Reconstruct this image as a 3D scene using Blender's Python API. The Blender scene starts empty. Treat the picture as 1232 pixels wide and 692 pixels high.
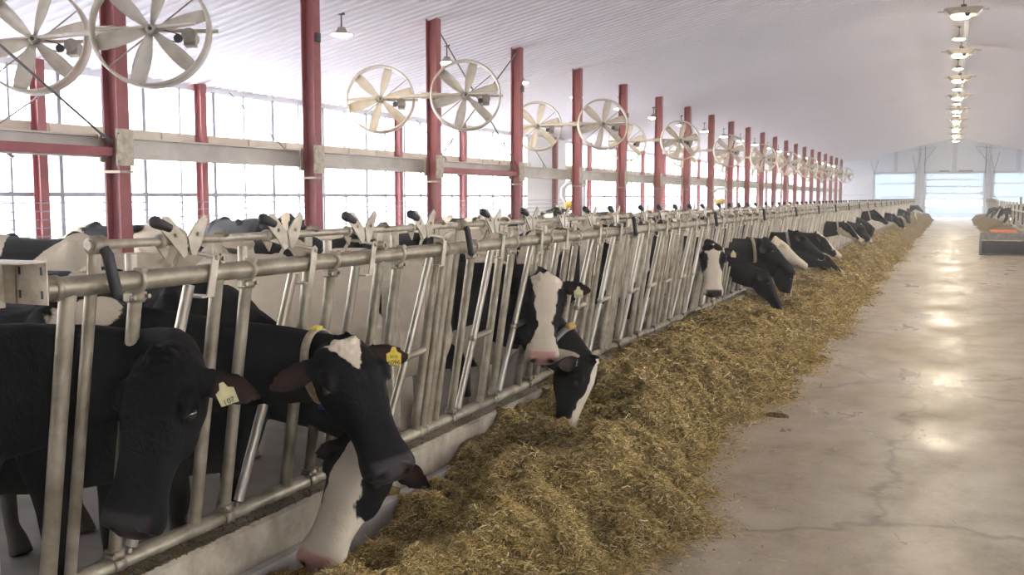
import bpy, math, random
import numpy as np
from mathutils import Vector, Matrix, noise
R = math.radians
PI = math.pi
random.seed(7)
rng = np.random.default_rng(11)
scn = bpy.context.scene
COL = scn.collection

# ------------------------------------------------------------------ helpers
class MB:
    """collects shapes and links them as ONE mesh object"""
    def __init__(s):
        s.v = []; s.f = []; s.sm = []
    def add(s, vs, fs, smooth=False, mat=None):
        o = len(s.v)
        if mat is not None:
            vs = [mat @ Vector(p) for p in vs]
        s.v += [tuple(p) for p in vs]
        s.f += [tuple(i + o for i in f) for f in fs]
        s.sm += [smooth] * len(fs)
        return s
    def box(s, x0, x1, y0, y1, z0, z1, mat=None, bev=0.0):
        if bev > 0:
            b = bev
            prof = [(x0 + b, y0), (x1 - b, y0), (x1, y0 + b), (x1, y1 - b), (x1 - b, y1), (x0 + b, y1), (x0, y1 - b), (x0, y0 + b)]
            vs = []
            for z, k in ((z0, b), (z0 + b, 0), (z1 - b, 0), (z1, b)):
                cx, cy = (x0 + x1) / 2, (y0 + y1) / 2
                for (x, y) in prof:
                    sx = 1 - k / max(1e-6, (x1 - x0) / 2) * .999; sy = 1 - k / max(1e-6, (y1 - y0) / 2) * .999
                    vs.append((cx + (x - cx) * sx, cy + (y - cy) * sy, z))
            fs = [tuple(range(7, -1, -1)), tuple(range(24, 32))]
            for r in range(3):
                for i in range(8):
                    j = (i + 1) % 8
                    fs.append((r * 8 + i, r * 8 + j, r * 8 + 8 + j, r * 8 + 8 + i))
            return s.add(vs, fs, False, mat)
        vs = [(x0, y0, z0), (x1, y0, z0), (x1, y1, z0), (x0, y1, z0), (x0, y0, z1), (x1, y0, z1), (x1, y1, z1), (x0, y1, z1)]
        fs = [(0, 3, 2, 1), (4, 5, 6, 7), (0, 1, 5, 4), (1, 2, 6, 5), (2, 3, 7, 6), (3, 0, 4, 7)]
        return s.add(vs, fs, False, mat)
    def tube(s, pts, r, n=10, caps=True, mat=None, hollow=0.0):
        pts = [Vector(p) for p in pts]
        rs = r if isinstance(r, (list, tuple)) else [r] * len(pts)
        vs = []; fs = []
        up = None
        for i, p in enumerate(pts):
            a = pts[max(i - 1, 0)]; b = pts[min(i + 1, len(pts) - 1)]
            t = (b - a).normalized()
            if up is None:
                up = Vector((0, 0, 1)) if abs(t.z) < .9 else Vector((1, 0, 0))
            side = t.cross(up).normalized(); up = side.cross(t).normalized()
            for k in range(n):
                a_ = 2 * PI * k / n
                vs.append(p + side * (rs[i] * math.cos(a_)) + up * (rs[i] * math.sin(a_)))
        for i in range(len(pts) - 1):
            for k in range(n):
                k2 = (k + 1) % n
                fs.append((i * n + k, i * n + k2, (i + 1) * n + k2, (i + 1) * n + k))
        s.add(vs, fs, True, mat)
        if caps:
            m = (len(pts) - 1) * n
            s.add(vs, [tuple(range(n - 1, -1, -1)), tuple(range(m, m + n))], False, mat)
        return s
    def lathe(s, prof, n=24, mat=None, smooth=True, close=False):
        """prof: (radius, height) pairs about local Z"""
        vs = []; fs = []
        for (r, z) in prof:
            for k in range(n):
                a = 2 * PI * k / n
                vs.append((r * math.cos(a), r * math.sin(a), z))
        m = len(prof)
        for i in range(m if close else m - 1):
            i2 = (i + 1) % m
            for k in range(n):
                k2 = (k + 1) % n
                fs.append((i * n + k, i * n + k2, i2 * n + k2, i2 * n + k))
        return s.add(vs, fs, smooth, mat)
    def prism(s, poly, t0, t1, mat=None):
        """poly in local XY, extruded along Z"""
        n = len(poly)
        vs = [(x, y, t0) for x, y in poly] + [(x, y, t1) for x, y in poly]
        fs = [tuple(range(n - 1, -1, -1)), tuple(range(n, 2 * n))]
        fs += [(i, (i + 1) % n, n + (i + 1) % n, n + i) for i in range(n)]
        return s.add(vs, fs, False, mat)
    def ball(s, c, r, n=12, m=8, mat=None):
        rx, ry, rz = r if isinstance(r, (list, tuple)) else (r, r, r)
        vs = []; fs = []
        for i in range(m + 1):
            t = PI * i / m
            for k in range(n):
                a = 2 * PI * k / n
                vs.append((c[0] + rx * math.sin(t) * math.cos(a), c[1] + ry * math.sin(t) * math.sin(a), c[2] + rz * math.cos(t)))
        for i in range(m):
            for k in range(n):
                k2 = (k + 1) % n
                fs.append((i * n + k, (i + 1) * n + k, (i + 1) * n + k2, i * n + k2))
        return s.add(vs, fs, True, mat)
    def mesh(s, name, mat=None):
        me = bpy.data.meshes.new(name)
        me.from_pydata(s.v, [], s.f)
        me.polygons.foreach_set('use_smooth', s.sm)
        if mat: me.materials.append(mat)
        me.update()
        return me
    def build(s, name, mat, parent=None, label=None, at=None):
        if at is not None:
            s.v = [(a - at[0], b - at[1], c - at[2]) for a, b, c in s.v]
        o = bpy.data.objects.new(name, s.mesh(name, mat))
        COL.objects.link(o)
        if parent is not None: o.parent = parent
        elif at is not None: o.location = at
        if label: o['label'] = label
        return o

def tag(o, label=None, cat=None, group=None, kind=None):
    if label: o['label'] = label
    if cat: o['category'] = cat
    if group: o['group'] = group
    if kind: o['kind'] = kind
    return o
def empty(name, loc=(0, 0, 0), rot=(0, 0, 0)):
    o = bpy.data.objects.new(name, None); COL.objects.link(o)
    o.location = loc; o.rotation_euler = rot; o.empty_display_size = .1
    return o
def kids(o): return [c for c in bpy.data.objects if c.parent == o]
TREE = {}
def snap(o):
    """remember a prototype's tree once (faster than searching for each copy)"""
    def rec(a): return (a, [rec(c) for c in a.children])
    TREE[o.name] = rec(o)
def copy_tree(o, loc=None, rot=None):
    def rec(node, parent):
        c = node[0].copy(); COL.objects.link(c)
        if parent is not None: c.parent = parent
        for ch in node[1]: rec(ch, c)
        return c
    r = rec(TREE[o.name], None)
    if loc is not None: r.location = loc
    if rot is not None: r.rotation_euler = rot
    return r
ORD = ['first', 'second', 'third', 'fourth', 'fifth', 'sixth', 'seventh', 'eighth', 'ninth', 'tenth', 'eleventh', 'twelfth',
       'thirteenth', 'fourteenth', 'fifteenth', 'sixteenth', 'seventeenth', 'eighteenth', 'nineteenth', 'twentieth',
       'twenty-first', 'twenty-second', 'twenty-third', 'twenty-fourth', 'twenty-fifth', 'twenty-sixth', 'twenty-seventh', 'twenty-eighth']

# ------------------------------------------------------------------ materials
def material(name):
    m = bpy.data.materials.new(name); m.use_nodes = True
    nt = m.node_tree; nt.nodes.clear()
    out = nt.nodes.new('ShaderNodeOutputMaterial')
    b = nt.nodes.new('ShaderNodeBsdfPrincipled')
    nt.links.new(b.outputs[0], out.inputs[0])
    return m, nt, b, out
def N(nt, typ, **kw):
    n = nt.nodes.new(typ)
    for k, v in kw.items(): setattr(n, k, v)
    return n
def noise_tex(nt, scale, detail=4, rough=.55, stretch=None, coord='Object'):
    tc = N(nt, 'ShaderNodeTexCoord'); t = N(nt, 'ShaderNodeTexNoise')
    t.inputs['Scale'].default_value = scale; t.inputs['Detail'].default_value = detail; t.inputs['Roughness'].default_value = rough
    if stretch:
        mp = N(nt, 'ShaderNodeMapping'); mp.inputs['Scale'].default_value = stretch
        nt.links.new(tc.outputs[coord], mp.inputs[0]); nt.links.new(mp.outputs[0], t.inputs[0])
    else:
        nt.links.new(tc.outputs[coord], t.inputs[0])
    return t.outputs['Fac']
def ramp(nt, fac, stops):
    r = N(nt, 'ShaderNodeValToRGB')
    el = r.color_ramp.elements
    while len(el) < len(stops): el.new(.5)
    for e, (p, c) in zip(el, stops):
        e.position = p; e.color = (*c, 1) if len(c) == 3 else c
    nt.links.new(fac, r.inputs[0])
    return r.outputs[0]
def bump(nt, b, h, strength=.3, dist=.01):
    n = N(nt, 'ShaderNodeBump'); n.inputs['Strength'].default_value = strength; n.inputs['Distance'].default_value = dist
    nt.links.new(h, n.inputs['Height']); nt.links.new(n.outputs[0], b.inputs['Normal'])
def simple(name, c1, c2=None, rough=.5, metal=0.0, scale=6, bmp=0.0, stretch=None, r2=None, coord='Object', lo=.35, hi=.65, detail=4):
    m, nt, b, out = material(name)
    b.inputs['Roughness'].default_value = rough; b.inputs['Metallic'].default_value = metal
    if c2 is None:
        c2 = tuple(x * .88 for x in c1)
    f = noise_tex(nt, scale, detail, .6, stretch, coord)
    nt.links.new(ramp(nt, f, [(lo, c2), (hi, c1)]), b.inputs['Base Color'])
    if r2 is not None:
        mr = N(nt, 'ShaderNodeMapRange'); mr.inputs['From Min'].default_value = lo; mr.inputs['From Max'].default_value = hi
        mr.inputs['To Min'].default_value = r2; mr.inputs['To Max'].default_value = rough
        nt.links.new(f, mr.inputs['Value']); nt.links.new(mr.outputs[0], b.inputs['Roughness'])
    if bmp: bump(nt, b, f, bmp)
    return m
MAT = {}
MAT['galv'] = simple('galvanised_steel', (.40, .345, .255), (.22, .18, .12), .45, .5, 9, .12)
MAT['galv_light'] = simple('bright_galvanised', (.52, .455, .345), (.32, .265, .185), .45, .3, 12, .1)
MAT['worn'] = simple('worn_steel', (.46, .42, .35), (.27, .225, .16), .36, .6, 5, .05, (1, 1, .3))
MAT['rubber'] = simple('black_rubber', (.03, .028, .026), (.015, .014, .013), .6, 0, 20, .1)
MAT['red'] = simple('red_steel_paint', (.34, .075, .075), (.27, .055, .055), .5, 0, 3, .03)
MAT['fan'] = simple('cream_fan_plastic', (.66, .60, .50), (.50, .44, .34), .45, 0, 4, .03)
MAT['fan_metal'] = simple('fan_grey_metal', (.42, .38, .32), (.28, .25, .2), .5, .4, 9)
MAT['darkmetal'] = simple('dark_metal', (.07, .065, .06), (.04, .035, .03), .5, .5, 9)
MAT['beam'] = simple('white_beam_paint', (.66, .61, .53), (.52, .46, .38), .5, 0, 2, .02)
MAT['band'] = simple('cream_board', (.66, .58, .47), (.54, .46, .35), .7, 0, 1.5, .03)
MAT['white_metal'] = simple('white_steel', (.74, .73, .72), (.66, .65, .64), .4, .0, 2)
MAT['mullion'] = simple('pale_grey_mullion', (.36, .36, .42), (.30, .30, .36), .6, .1, 3)
MAT['cable'] = simple('steel_cable', (.22, .20, .19), (.15, .14, .13), .5, .6, 20)
MAT['reflector'] = simple('lamp_reflector', (.50, .45, .37), (.38, .34, .28), .35, .5, 9)
MAT['yellow'] = simple('yellow_tag', (.80, .62, .06), (.70, .52, .05), .5, 0, 30)
MAT['pale_tag'] = simple('pale_yellow_tag', (.62, .56, .28), (.42, .38, .2), .5, 0, 30)
MAT['tag_ink'] = simple('tag_ink', (.04, .04, .03), (.02, .02, .02), .6, 0, 30)
MAT['strap'] = simple('tan_strap', (.50, .42, .28), (.36, .29, .18), .8, 0, 40, .2)
MAT['strap_grey'] = simple('grey_strap', (.30, .28, .24), (.22, .20, .17), .8, 0, 40, .2)
MAT['blue'] = simple('blue_plastic', (.03, .09, .42), (.02, .06, .3), .4, 0, 20)
MAT['amber'] = simple('amber_plastic', (.55, .33, .07), (.4, .22, .05), .5, 0, 20)
MAT['eye'] = simple('dark_eye', (.012, .009, .008), (.006, .005, .005), .06, 0, 30)
MAT['brush'] = simple('yellow_brush_bristle', (.70, .48, .05), (.38, .24, .03), .9, 0, 60, .6)
MAT['brush_arm'] = simple('grey_brush_arm', (.55, .54, .53), (.44, .43, .42), .5, .2, 6)
MAT['orange'] = simple('orange_plastic', (.90, .22, .06), (.75, .17, .05), .5, 0, 9)
MAT['bucket'] = simple('bucket_black', (.012, .011, .010), (.03, .026, .022), .6, .2, 5, .1)
MAT['bucket_top'] = simple('bucket_dusty_grey', (.30, .28, .25), (.17, .155, .13), .6, .3, 8, .05)
MAT['snow'] = simple('snow_ground', (.70, .70, .72), (.62, .62, .65), .9, 0, .2)
MAT['treeline'] = simple('grey_treeline', (.42, .40, .42), (.30, .29, .31), 1, 0, .3)
MAT['bedding'] = simple('pale_stall_bedding', (.50, .43, .32), (.36, .30, .21), .95, 0, 6, .6)
MAT['slab'] = simple('cow_side_floor', (.12, .095, .065), (.06, .045, .03), .8, 0, 2.5, .3)
MAT['wallpanel'] = simple('white_wall_sheet', (.78, .80, .84), (.74, .76, .81), .5, 0, .6)
MAT['batten'] = simple('grey_batten', (.60, .62, .66), (.56, .58, .62), .5, 0, 3)

def mk_concrete():
    m, nt, b, out = material('curb_concrete')
    f = noise_tex(nt, 5, 8, .65); g = noise_tex(nt, 40, 4, .6)
    c = ramp(nt, f, [(.3, (.17, .135, .09)), (.5, (.31, .26, .19)), (.7, (.45, .39, .30))])
    nt.links.new(c, b.inputs['Base Color']); b.inputs['Roughness'].default_value = .8
    bump(nt, b, g, .4, .004)
    return m
MAT['concrete'] = mk_concrete()
def mk_floor():
    """worn, partly wet alley concrete"""
    m, nt, b, out = material('alley_concrete')
    L = nt.links
    big = noise_tex(nt, .55, 6, .6, (1.0, .45, 1)); mid = noise_tex(nt, 2.6, 8, .68, (1, .8, 1)); fine = noise_tex(nt, 34, 5, .7)
    c1 = ramp(nt, mid, [(.30, (.36, .29, .20)), (.48, (.54, .465, .345)), (.68, (.67, .60, .475))])
    c2 = ramp(nt, big, [(.35, (.66, .58, .46)), (.62, (1.0, .98, .97))])
    mx = N(nt, 'ShaderNodeMix', data_type='RGBA', blend_type='MULTIPLY'); mx.inputs[0].default_value = 1
    L.new(c1, mx.inputs[6]); L.new(c2, mx.inputs[7])
    # cracks
    tc = N(nt, 'ShaderNodeTexCoord'); wn = N(nt, 'ShaderNodeTexNoise'); wn.inputs['Scale'].default_value = 2.2; wn.inputs['Detail'].default_value = 5
    L.new(tc.outputs['Object'], wn.inputs[0])
    add = N(nt, 'ShaderNodeMix', data_type='RGBA', blend_type='ADD'); add.inputs[0].default_value = .55
    L.new(tc.outputs['Object'], add.inputs[6]); L.new(wn.outputs['Color'], add.inputs[7])
    vo = N(nt, 'ShaderNodeTexVoronoi', feature='DISTANCE_TO_EDGE'); vo.inputs['Scale'].default_value = .30
    L.new(add.outputs[2], vo.inputs['Vector'])
    wid = N(nt, 'ShaderNodeMapRange'); wid.inputs['From Min'].default_value = 0.0; wid.inputs['From Max'].default_value = .012
    wid.inputs['To Min'].default_value = .55; wid.inputs['To Max'].default_value = 1
    L.new(vo.outputs['Distance'], wid.inputs['Value'])
    mx2 = N(nt, 'ShaderNodeMix', data_type='RGBA', blend_type='MULTIPLY'); mx2.inputs[0].default_value = .8
    L.new(mx.outputs[2], mx2.inputs[6]); L.new(wid.outputs[0], mx2.inputs[7])
    fr = ramp(nt, fine, [(.3, (.86, .85, .84)), (.6, (1, 1, 1))])
    mx3 = N(nt, 'ShaderNodeMix', data_type='RGBA', blend_type='MULTIPLY'); mx3.inputs[0].default_value = .8
    L.new(mx2.outputs[2], mx3.inputs[6]); L.new(fr, mx3.inputs[7])
    L.new(mx3.outputs[2], b.inputs['Base Color'])
    mr = N(nt, 'ShaderNodeMapRange'); mr.inputs['From Min'].default_value = .38; mr.inputs['From Max'].default_value = .62
    mr.inputs['To Min'].default_value = .27; mr.inputs['To Max'].default_value = .52
    wet = noise_tex(nt, 1.1, 7, .65, (1, .5, 1))
    L.new(wet, mr.inputs['Value']); L.new(mr.outputs[0], b.inputs['Roughness'])
    b.inputs['IOR'].default_value = 1.5
    bump(nt, b, mid, .25, .012)
    return m
MAT['floor'] = mk_floor()
def mk_ceiling():
    m, nt, b, out = material('white_ribbed_ceiling')
    f = noise_tex(nt, .35, 3, .5)
    nt.links.new(ramp(nt, f, [(.3, (.87, .84, .875)), (.7, (.91, .875, .91))]), b.inputs['Base Color'])
    b.inputs['Roughness'].default_value = .42
    return m
MAT['ceiling'] = mk_ceiling()
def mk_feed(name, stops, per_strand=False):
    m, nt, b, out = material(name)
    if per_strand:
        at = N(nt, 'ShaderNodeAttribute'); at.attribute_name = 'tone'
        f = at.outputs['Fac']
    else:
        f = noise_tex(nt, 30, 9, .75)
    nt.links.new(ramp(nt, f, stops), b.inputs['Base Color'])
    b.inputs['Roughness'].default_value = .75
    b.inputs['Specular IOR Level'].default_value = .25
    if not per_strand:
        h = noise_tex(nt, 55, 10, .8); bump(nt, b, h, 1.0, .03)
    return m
MAT['feed'] = mk_feed('chopped_feed', [(.32, (.028, .018, .005)), (.47, (.17, .11, .032)), (.6, (.36, .255, .085)), (.8, (.60, .46, .19))])  # base tones darkened to paint in the shadow in gaps between strands
MAT['straw'] = mk_feed('feed_strands', [(0, (.09, .06, .016)), (.3, (.36, .245, .07)), (.65, (.72, .535, .205)), (.85, (.92, .78, .43)), (1, (.92, .84, .60))], True)
def mk_glass():
    m = bpy.data.materials.new('clear_wall_glazing'); m.use_nodes = True
    nt = m.node_tree; nt.nodes.clear()
    out = N(nt, 'ShaderNodeOutputMaterial'); t = N(nt, 'ShaderNodeBsdfTransparent'); g = N(nt, 'ShaderNodeBsdfGlossy'); mx = N(nt, 'ShaderNodeMixShader')
    t.inputs[0].default_value = (.97, .98, 1, 1); g.inputs['Roughness'].default_value = .05
    mx.inputs[0].default_value = .04
    nt.links.new(t.outputs[0], mx.inputs[1]); nt.links.new(g.outputs[0], mx.inputs[2]); nt.links.new(mx.outputs[0], out.inputs[0])
    return m
MAT['glass'] = mk_glass()
MAT['liner'] = simple('curb_liner', (.50, .48, .45), (.34, .31, .27), .5, 0, 4)
def mk_trans(name, col, tr=.6, colr=(1, 1, 1)):
    m = bpy.data.materials.new(name); m.use_nodes = True
    nt = m.node_tree; nt.nodes.clear()
    out = N(nt, 'ShaderNodeOutputMaterial'); t = N(nt, 'ShaderNodeBsdfTranslucent'); d = N(nt, 'ShaderNodeBsdfDiffuse'); mx = N(nt, 'ShaderNodeMixShader')
    f = noise_tex(nt, .8, 3)
    c = ramp(nt, f, [(.3, tuple(x * .95 for x in col)), (.7, col)])
    nt.links.new(c, t.inputs[0]); d.inputs[0].default_value = (*colr, 1)
    mx.inputs[0].default_value = 1 - tr
    nt.links.new(t.outputs[0], mx.inputs[1]); nt.links.new(d.outputs[0], mx.inputs[2]); nt.links.new(mx.outputs[0], out.inputs[0])
    return m
MAT['door_panel'] = mk_trans('translucent_door_panel', (.42, .47, .51), .6, (.8, .85, .88))
def mk_emit(name, col, s):
    m = bpy.data.materials.new(name); m.use_nodes = True
    nt = m.node_tree; nt.nodes.clear()
    out = N(nt, 'ShaderNodeOutputMaterial'); e = N(nt, 'ShaderNodeEmission')
    e.inputs[0].default_value = (*col, 1); e.inputs[1].default_value = s
    nt.links.new(e.outputs[0], out.inputs[0])
    return m
MAT['lamp_on'] = mk_emit('lit_lamp', (1, .86, .62), 60)

# ------------------------------------------------------------------ camera
HC = 1.75; FPX = 1190.0
PITCH = math.atan(108 / FPX)
YAW = math.atan(531 / FPX * math.cos(PITCH))
cam_d = bpy.data.cameras.new('camera'); cam = bpy.data.objects.new('camera', cam_d); COL.objects.link(cam)
cam.location = (0, 0, HC); cam.rotation_euler = (PI / 2 - PITCH, 0, YAW)
cam_d.sensor_width = 36; cam_d.lens = FPX / 1232 * 36; cam_d.clip_end = 2000; cam_d.clip_start = .05
scn.camera = cam
CR = Vector((math.cos(YAW), math.sin(YAW), 0))
CF = Vector((-math.sin(YAW) * math.cos(PITCH), math.cos(YAW) * math.cos(PITCH), -math.sin(PITCH)))
CU = CR.cross(CF)
def at_px(px, py, L):
    """the point of the vertical plane x = -L seen at this pixel (used once, to lay the place out)"""
    d = CF + CR * ((px - 616) / FPX) + CU * ((346 - py) / FPX)
    k = -L / d.x
    return Vector((0, 0, HC)) + d * k
def at_depth(px, py, zc):
    return Vector((0, 0, HC)) + (CF + CR * ((px - 616) / FPX) + CU * ((346 - py) / FPX)) * zc
def vec(r, u, t):
    """direction from right / up / towards-the-photographer parts"""
    return (CR * r + CU * u - CF * t).normalized()
# ------------------------------------------------------------------ the building shell
YE = 91.5; Y0 = -14.0
RIDGE = 6.74; SL = .219; LW = 13.1; EAVE = RIDGE - SL * LW
def ceil_z(x): return RIDGE - SL * abs(x)
# ceiling: ribbed sheets running from ridge to eaves
def ceiling():
    prof = []
    y = Y0
    P = .23
    while y < YE:
        prof += [(y, 0), (y + .10, 0), (y + .115, -.028), (y + .150, -.028), (y + .165, 0)]
        y += P
    prof.append((YE, 0))
    mb = MB()
    n = len(prof)
    for sx in (-1, 1):
        vs = [(0, yy, RIDGE + dz) for yy, dz in prof] + [(sx * (LW + .3), yy, EAVE - SL * .3 + dz) for yy, dz in prof]
        fs = [(i, i + 1, n + i + 1, n + i) for i in range(n - 1)]
        mb.add(vs, fs)
    o = mb.build('ceiling', MAT['ceiling']); tag(o, kind='structure')
    # outer roof skin, so the ceiling has thickness
    mb = MB()
    mb.add([(-LW - .6, Y0, EAVE - .13 + .25), (0, Y0, RIDGE + .25), (LW + .6, Y0, EAVE - .13 + .25), (-LW - .6, YE + .3, EAVE - .13 + .25), (0, YE + .3, RIDGE + .25), (LW + .6, YE + .3, EAVE - .13 + .25)], [(0, 1, 4, 3), (1, 2, 5, 4)])
    tag(mb.build('roof', MAT['white_metal']), kind='structure')
ceiling()
mb = MB(); mb.box(.10, .22, Y0, YE, RIDGE - .16, RIDGE - .03)
tag(mb.build('trim_1', MAT['white_metal']), kind='structure')
# floors
def grid_floor(name, x0, x1, mat, z):
    mb = MB(); mb.box(x0, x1, Y0, YE, z - .2, z); return tag(mb.build(name, mat), kind='structure')
grid_floor('floor', -2.74, 2.74, MAT['floor'], 0.0)
FZ = -.06
grid_floor('floor_left', -LW, -2.74, MAT['slab'], FZ)
grid_floor('floor_right', 2.74, LW, MAT['slab'], FZ)
# feed curbs
for sx, nm in ((-1, 'trim_2'), (1, 'trim_3')):
    mb = MB()
    a, b = sorted((sx * 2.50, sx * 2.76))
    poly = [(a, FZ - .05), (b, FZ - .05), (b, .44), (b - .015, .455), (a + .02, .455), (a, .435)]
    M4 = Matrix(((1, 0, 0, 0), (0, 0, 1, 0), (0, 1, 0, 0), (0, 0, 0, 1)))
    mb.prism(poly, Y0, YE, M4)
    tag(mb.build(nm, MAT['concrete']), kind='structure')
    mb = MB(); a, b = sorted((sx * 2.44, sx * 2.50)); mb.box(a, b, Y0, YE, 0, .285, bev=.008)
    tag(mb.build('trim_4' if sx < 0 else 'trim_5', MAT['liner']), kind='structure')

# window walls (left one in view, right one the same)
POST_Y = [8.29 + 3.66 * k for k in range(-3, 22)]
WALL_Y = [11.15 - 3.63 * 4 + 3.63 * k for k in range(0, 27)]
def window_wall(sx, nm):
    x = sx * LW
    def bx(mb, d0, d1, y0, y1, z0, z1):
        a, b = sorted((x - sx * d0, x - sx * d1)); mb.box(a, b, y0, y1, z0, z1)
    w = MB(); bx(w, -.12, .0, Y0, YE, FZ - .2, .95); bx(w, -.12, .0, Y0, YE, EAVE - .12, EAVE + .05)
    # solid sheeted bay
    if sx < 0: bx(w, -.05, .06, 30.6, 34.2, .95, EAVE - .1)
    tag(w.build('wall_' + nm, MAT['wallpanel']), kind='structure')
    b = MB(); bx(b, -.05, .05, Y0, YE, 2.50, 2.93)
    y = Y0
    while y < YE:
        bx(b, .05, .085, y, y + .07, 2.50, 2.93); y += 1.21
    bx(b, -.07, .10, Y0, YE, 2.46, 2.52)
    tag(b.build('trim_6' if sx < 0 else 'trim_7', MAT['band']), kind='structure')
    f = MB(); k = 0
    y = WALL_Y[0]
    while y < YE:
        wd = .075 if k % 2 == 0 else .038
        bx(f, -.02, .03, y + .46, y + .46 + wd, .95, 2.50); bx(f, -.02, .03, y + .46, y + .46 + wd, 2.93, EAVE - .1)
        y += .9075; k += 1
    bx(f, .0, .05, Y0, YE, 1.77, 1.84)
    bx(f, -.03, .04, Y0, YE, .93, .98)
    for z in (1.66, 1.53, 1.40, 1.27, 1.14):
        bx(f, .22, .235, Y0, YE, z, z + .018)
    wn = f.build('window_1' if sx < 0 else 'window_2', MAT['mullion']); tag(wn, kind='structure')
    g = MB(); bx(g, -.012, -.004, Y0, YE, .95, 2.5); bx(g, -.012, -.004, Y0, YE, 2.93, EAVE - .1)
    g.build('glazing', MAT['glass'], wn)
window_wall(-1, 'left'); window_wall(1, 'right')

# far end wall with three sectional doors
def xe(px): return (px - 1147) * YE / 1426
def ze(py): return 1.75 + (238 - py) * YE / 1303
D = [(xe(1048.5), xe(1100.5)), (xe(1112), xe(1183)), (xe(1193.5), xe(1245.5))]
ZT = ze(209)
w = MB()
xs = [-LW, D[0][0], D[0][1], D[1][0], D[1][1], D[2][0], D[2][1], LW]
for i in range(0, 8, 2):
    a, b = xs[i], xs[i + 1]
    w.add([(a, YE, FZ - .2), (b, YE, FZ - .2), (b, YE, ZT), (a, YE, ZT), (a, YE + .15, FZ - .2), (b, YE + .15, FZ - .2), (b, YE + .15, ZT), (a, YE + .15, ZT)],
          [(0, 1, 2, 3), (5, 4, 7, 6), (1, 5, 6, 2), (4, 0, 3, 7)])
w.add([(-LW, YE, ZT), (LW, YE, ZT), (LW, YE, EAVE + .05), (0, YE, RIDGE + .05), (-LW, YE, EAVE + .05), (-LW, YE + .15, ZT), (LW, YE + .15, ZT), (LW, YE + .15, EAVE + .05), (0, YE + .15, RIDGE + .05), (-LW, YE + .15, EAVE + .05)],
      [(0, 1, 2, 3, 4), (9, 8, 7, 6, 5), (0, 5, 6, 1)])
tag(w.build('wall_far', MAT['wallpanel']), kind='structure')
w = MB(); w.add([(x_, Y0 + d_, z_) for d_ in (0, -.15) for x_, z_ in ((-LW, FZ - .2), (LW, FZ - .2), (LW, EAVE), (0, RIDGE), (-LW, EAVE))], [(0, 1, 2, 3, 4), (9, 8, 7, 6, 5), (0, 5, 6, 1), (1, 6, 7, 2), (2, 7, 8, 3), (3, 8, 9, 4), (4, 9, 5, 0)])
tag(w.build('wall_near', MAT['wallpanel']), kind='structure')
t = MB()
for px, hw in ((1075, 2.6), (1147, 2.6), (1222, 2.6)):
    t.box(xe(px - hw), xe(px + hw), YE - .08, YE, ZT + .1, ceil_z(xe(px)) - .05)
for px in (1104.5, 1188.5):
    t.box(xe(px - 1.6), xe(px + 1.6), YE - .12, YE, 0, ze(172))
t.box(-LW, D[0][0] - .3, YE - .05, YE, 1.95, 2.02)
tag(t.build('trim_8', MAT['batten']), kind='structure')
SEAM = [216.4, 224.7, 232.8, 240.2, 249.4, 257.5]
for i, (a, b) in enumerate(D):
    fr = MB()
    for xx in (a, b): fr.box(xx - .09, xx + .09, YE - .16, YE - .02, 0, ZT + .05)
    fr.box(a - .1, b + .1, YE - .18, YE - .02, ZT - .02, ZT + .16)
    door = fr.build('door_%d' % (i + 1), MAT['batten']); tag(door, kind='structure')
    seams = [ze(p) for p in SEAM]
    if i != 1: seams = [ze(p) for p in (221, 237, 253)]
    pn = MB(); gl = MB(); zz = [ZT] + seams + [0.02]
    for k in range(len(zz) - 1):
        if i == 1 and k == 4: gl.box(a + .06, b - .06, YE + .03, YE + .045, zz[k + 1] + .05, zz[k] - .05)
        else: pn.box(a + .06, b - .06, YE + .02, YE + .06, zz[k + 1] + .02, zz[k] - .02)
    pn.build('door_panel', MAT['door_panel'], door)
    if i == 1: gl.build('door_window', MAT['glass'], door)
    s_ = MB()
    for z in seams:
        s_.box(a + .05, b - .05, YE - .01, YE + .03, z - .025, z + .025)
        nn = 3 if i == 1 else 2
        for q in range(nn + 2):
            xx = a + .12 + (b - a - .24) * q / (nn + 1)
            s_.box(xx - .07, xx + .07, YE - .06, YE - .01, z - .05, z + .08)
    s_.build('seam_rail', MAT['batten'], door)
    tr = MB()
    if i == 1:
        for sgn, xx in ((-1, a), (1, b)):
            tr.tube([(xx, YE - .2, ZT), (xx - sgn * 0 + sgn * .1, YE - .6, ZT + 1.0), (xx - sgn * .8, YE - 1.2, ZT + 2.2)], .02, 5)
            tr.tube([(xx + sgn * .05, YE - .2, ZT), (xx + sgn * .05, YE - .2, ZT + 2.3)], .03, 5)
            tr.tube([(xx - sgn * .8, YE - 1.2, ZT + 2.2), (xx + sgn * .9, YE - .9, ZT + 1.95)], .015, 5)
        tr.tube([(a + 1.1, YE - .25, ZT + .2), (b - 2.7, YE - .25, ZT + .2)], .06, 6); tr.tube([(b - 2.0, YE - .25, ZT + .2), (b - .9, YE - .25, ZT + .2)], .06, 6)
    else:
        for xx in (a, b):
            tr.tube([(xx, YE - .2, ZT), (xx - .25, YE - .5, ZT + 1.0 + .5 * (xx == (b if i == 0 else a)))], .02, 5)
            tr.tube([(xx, YE - .2, ZT), (xx + .35, YE - .8, ZT + 1.2 + .5 * (xx == (b if i == 0 else a)))], .02, 5)
    tr.build('lift_track', MAT['cable'], door)

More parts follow.
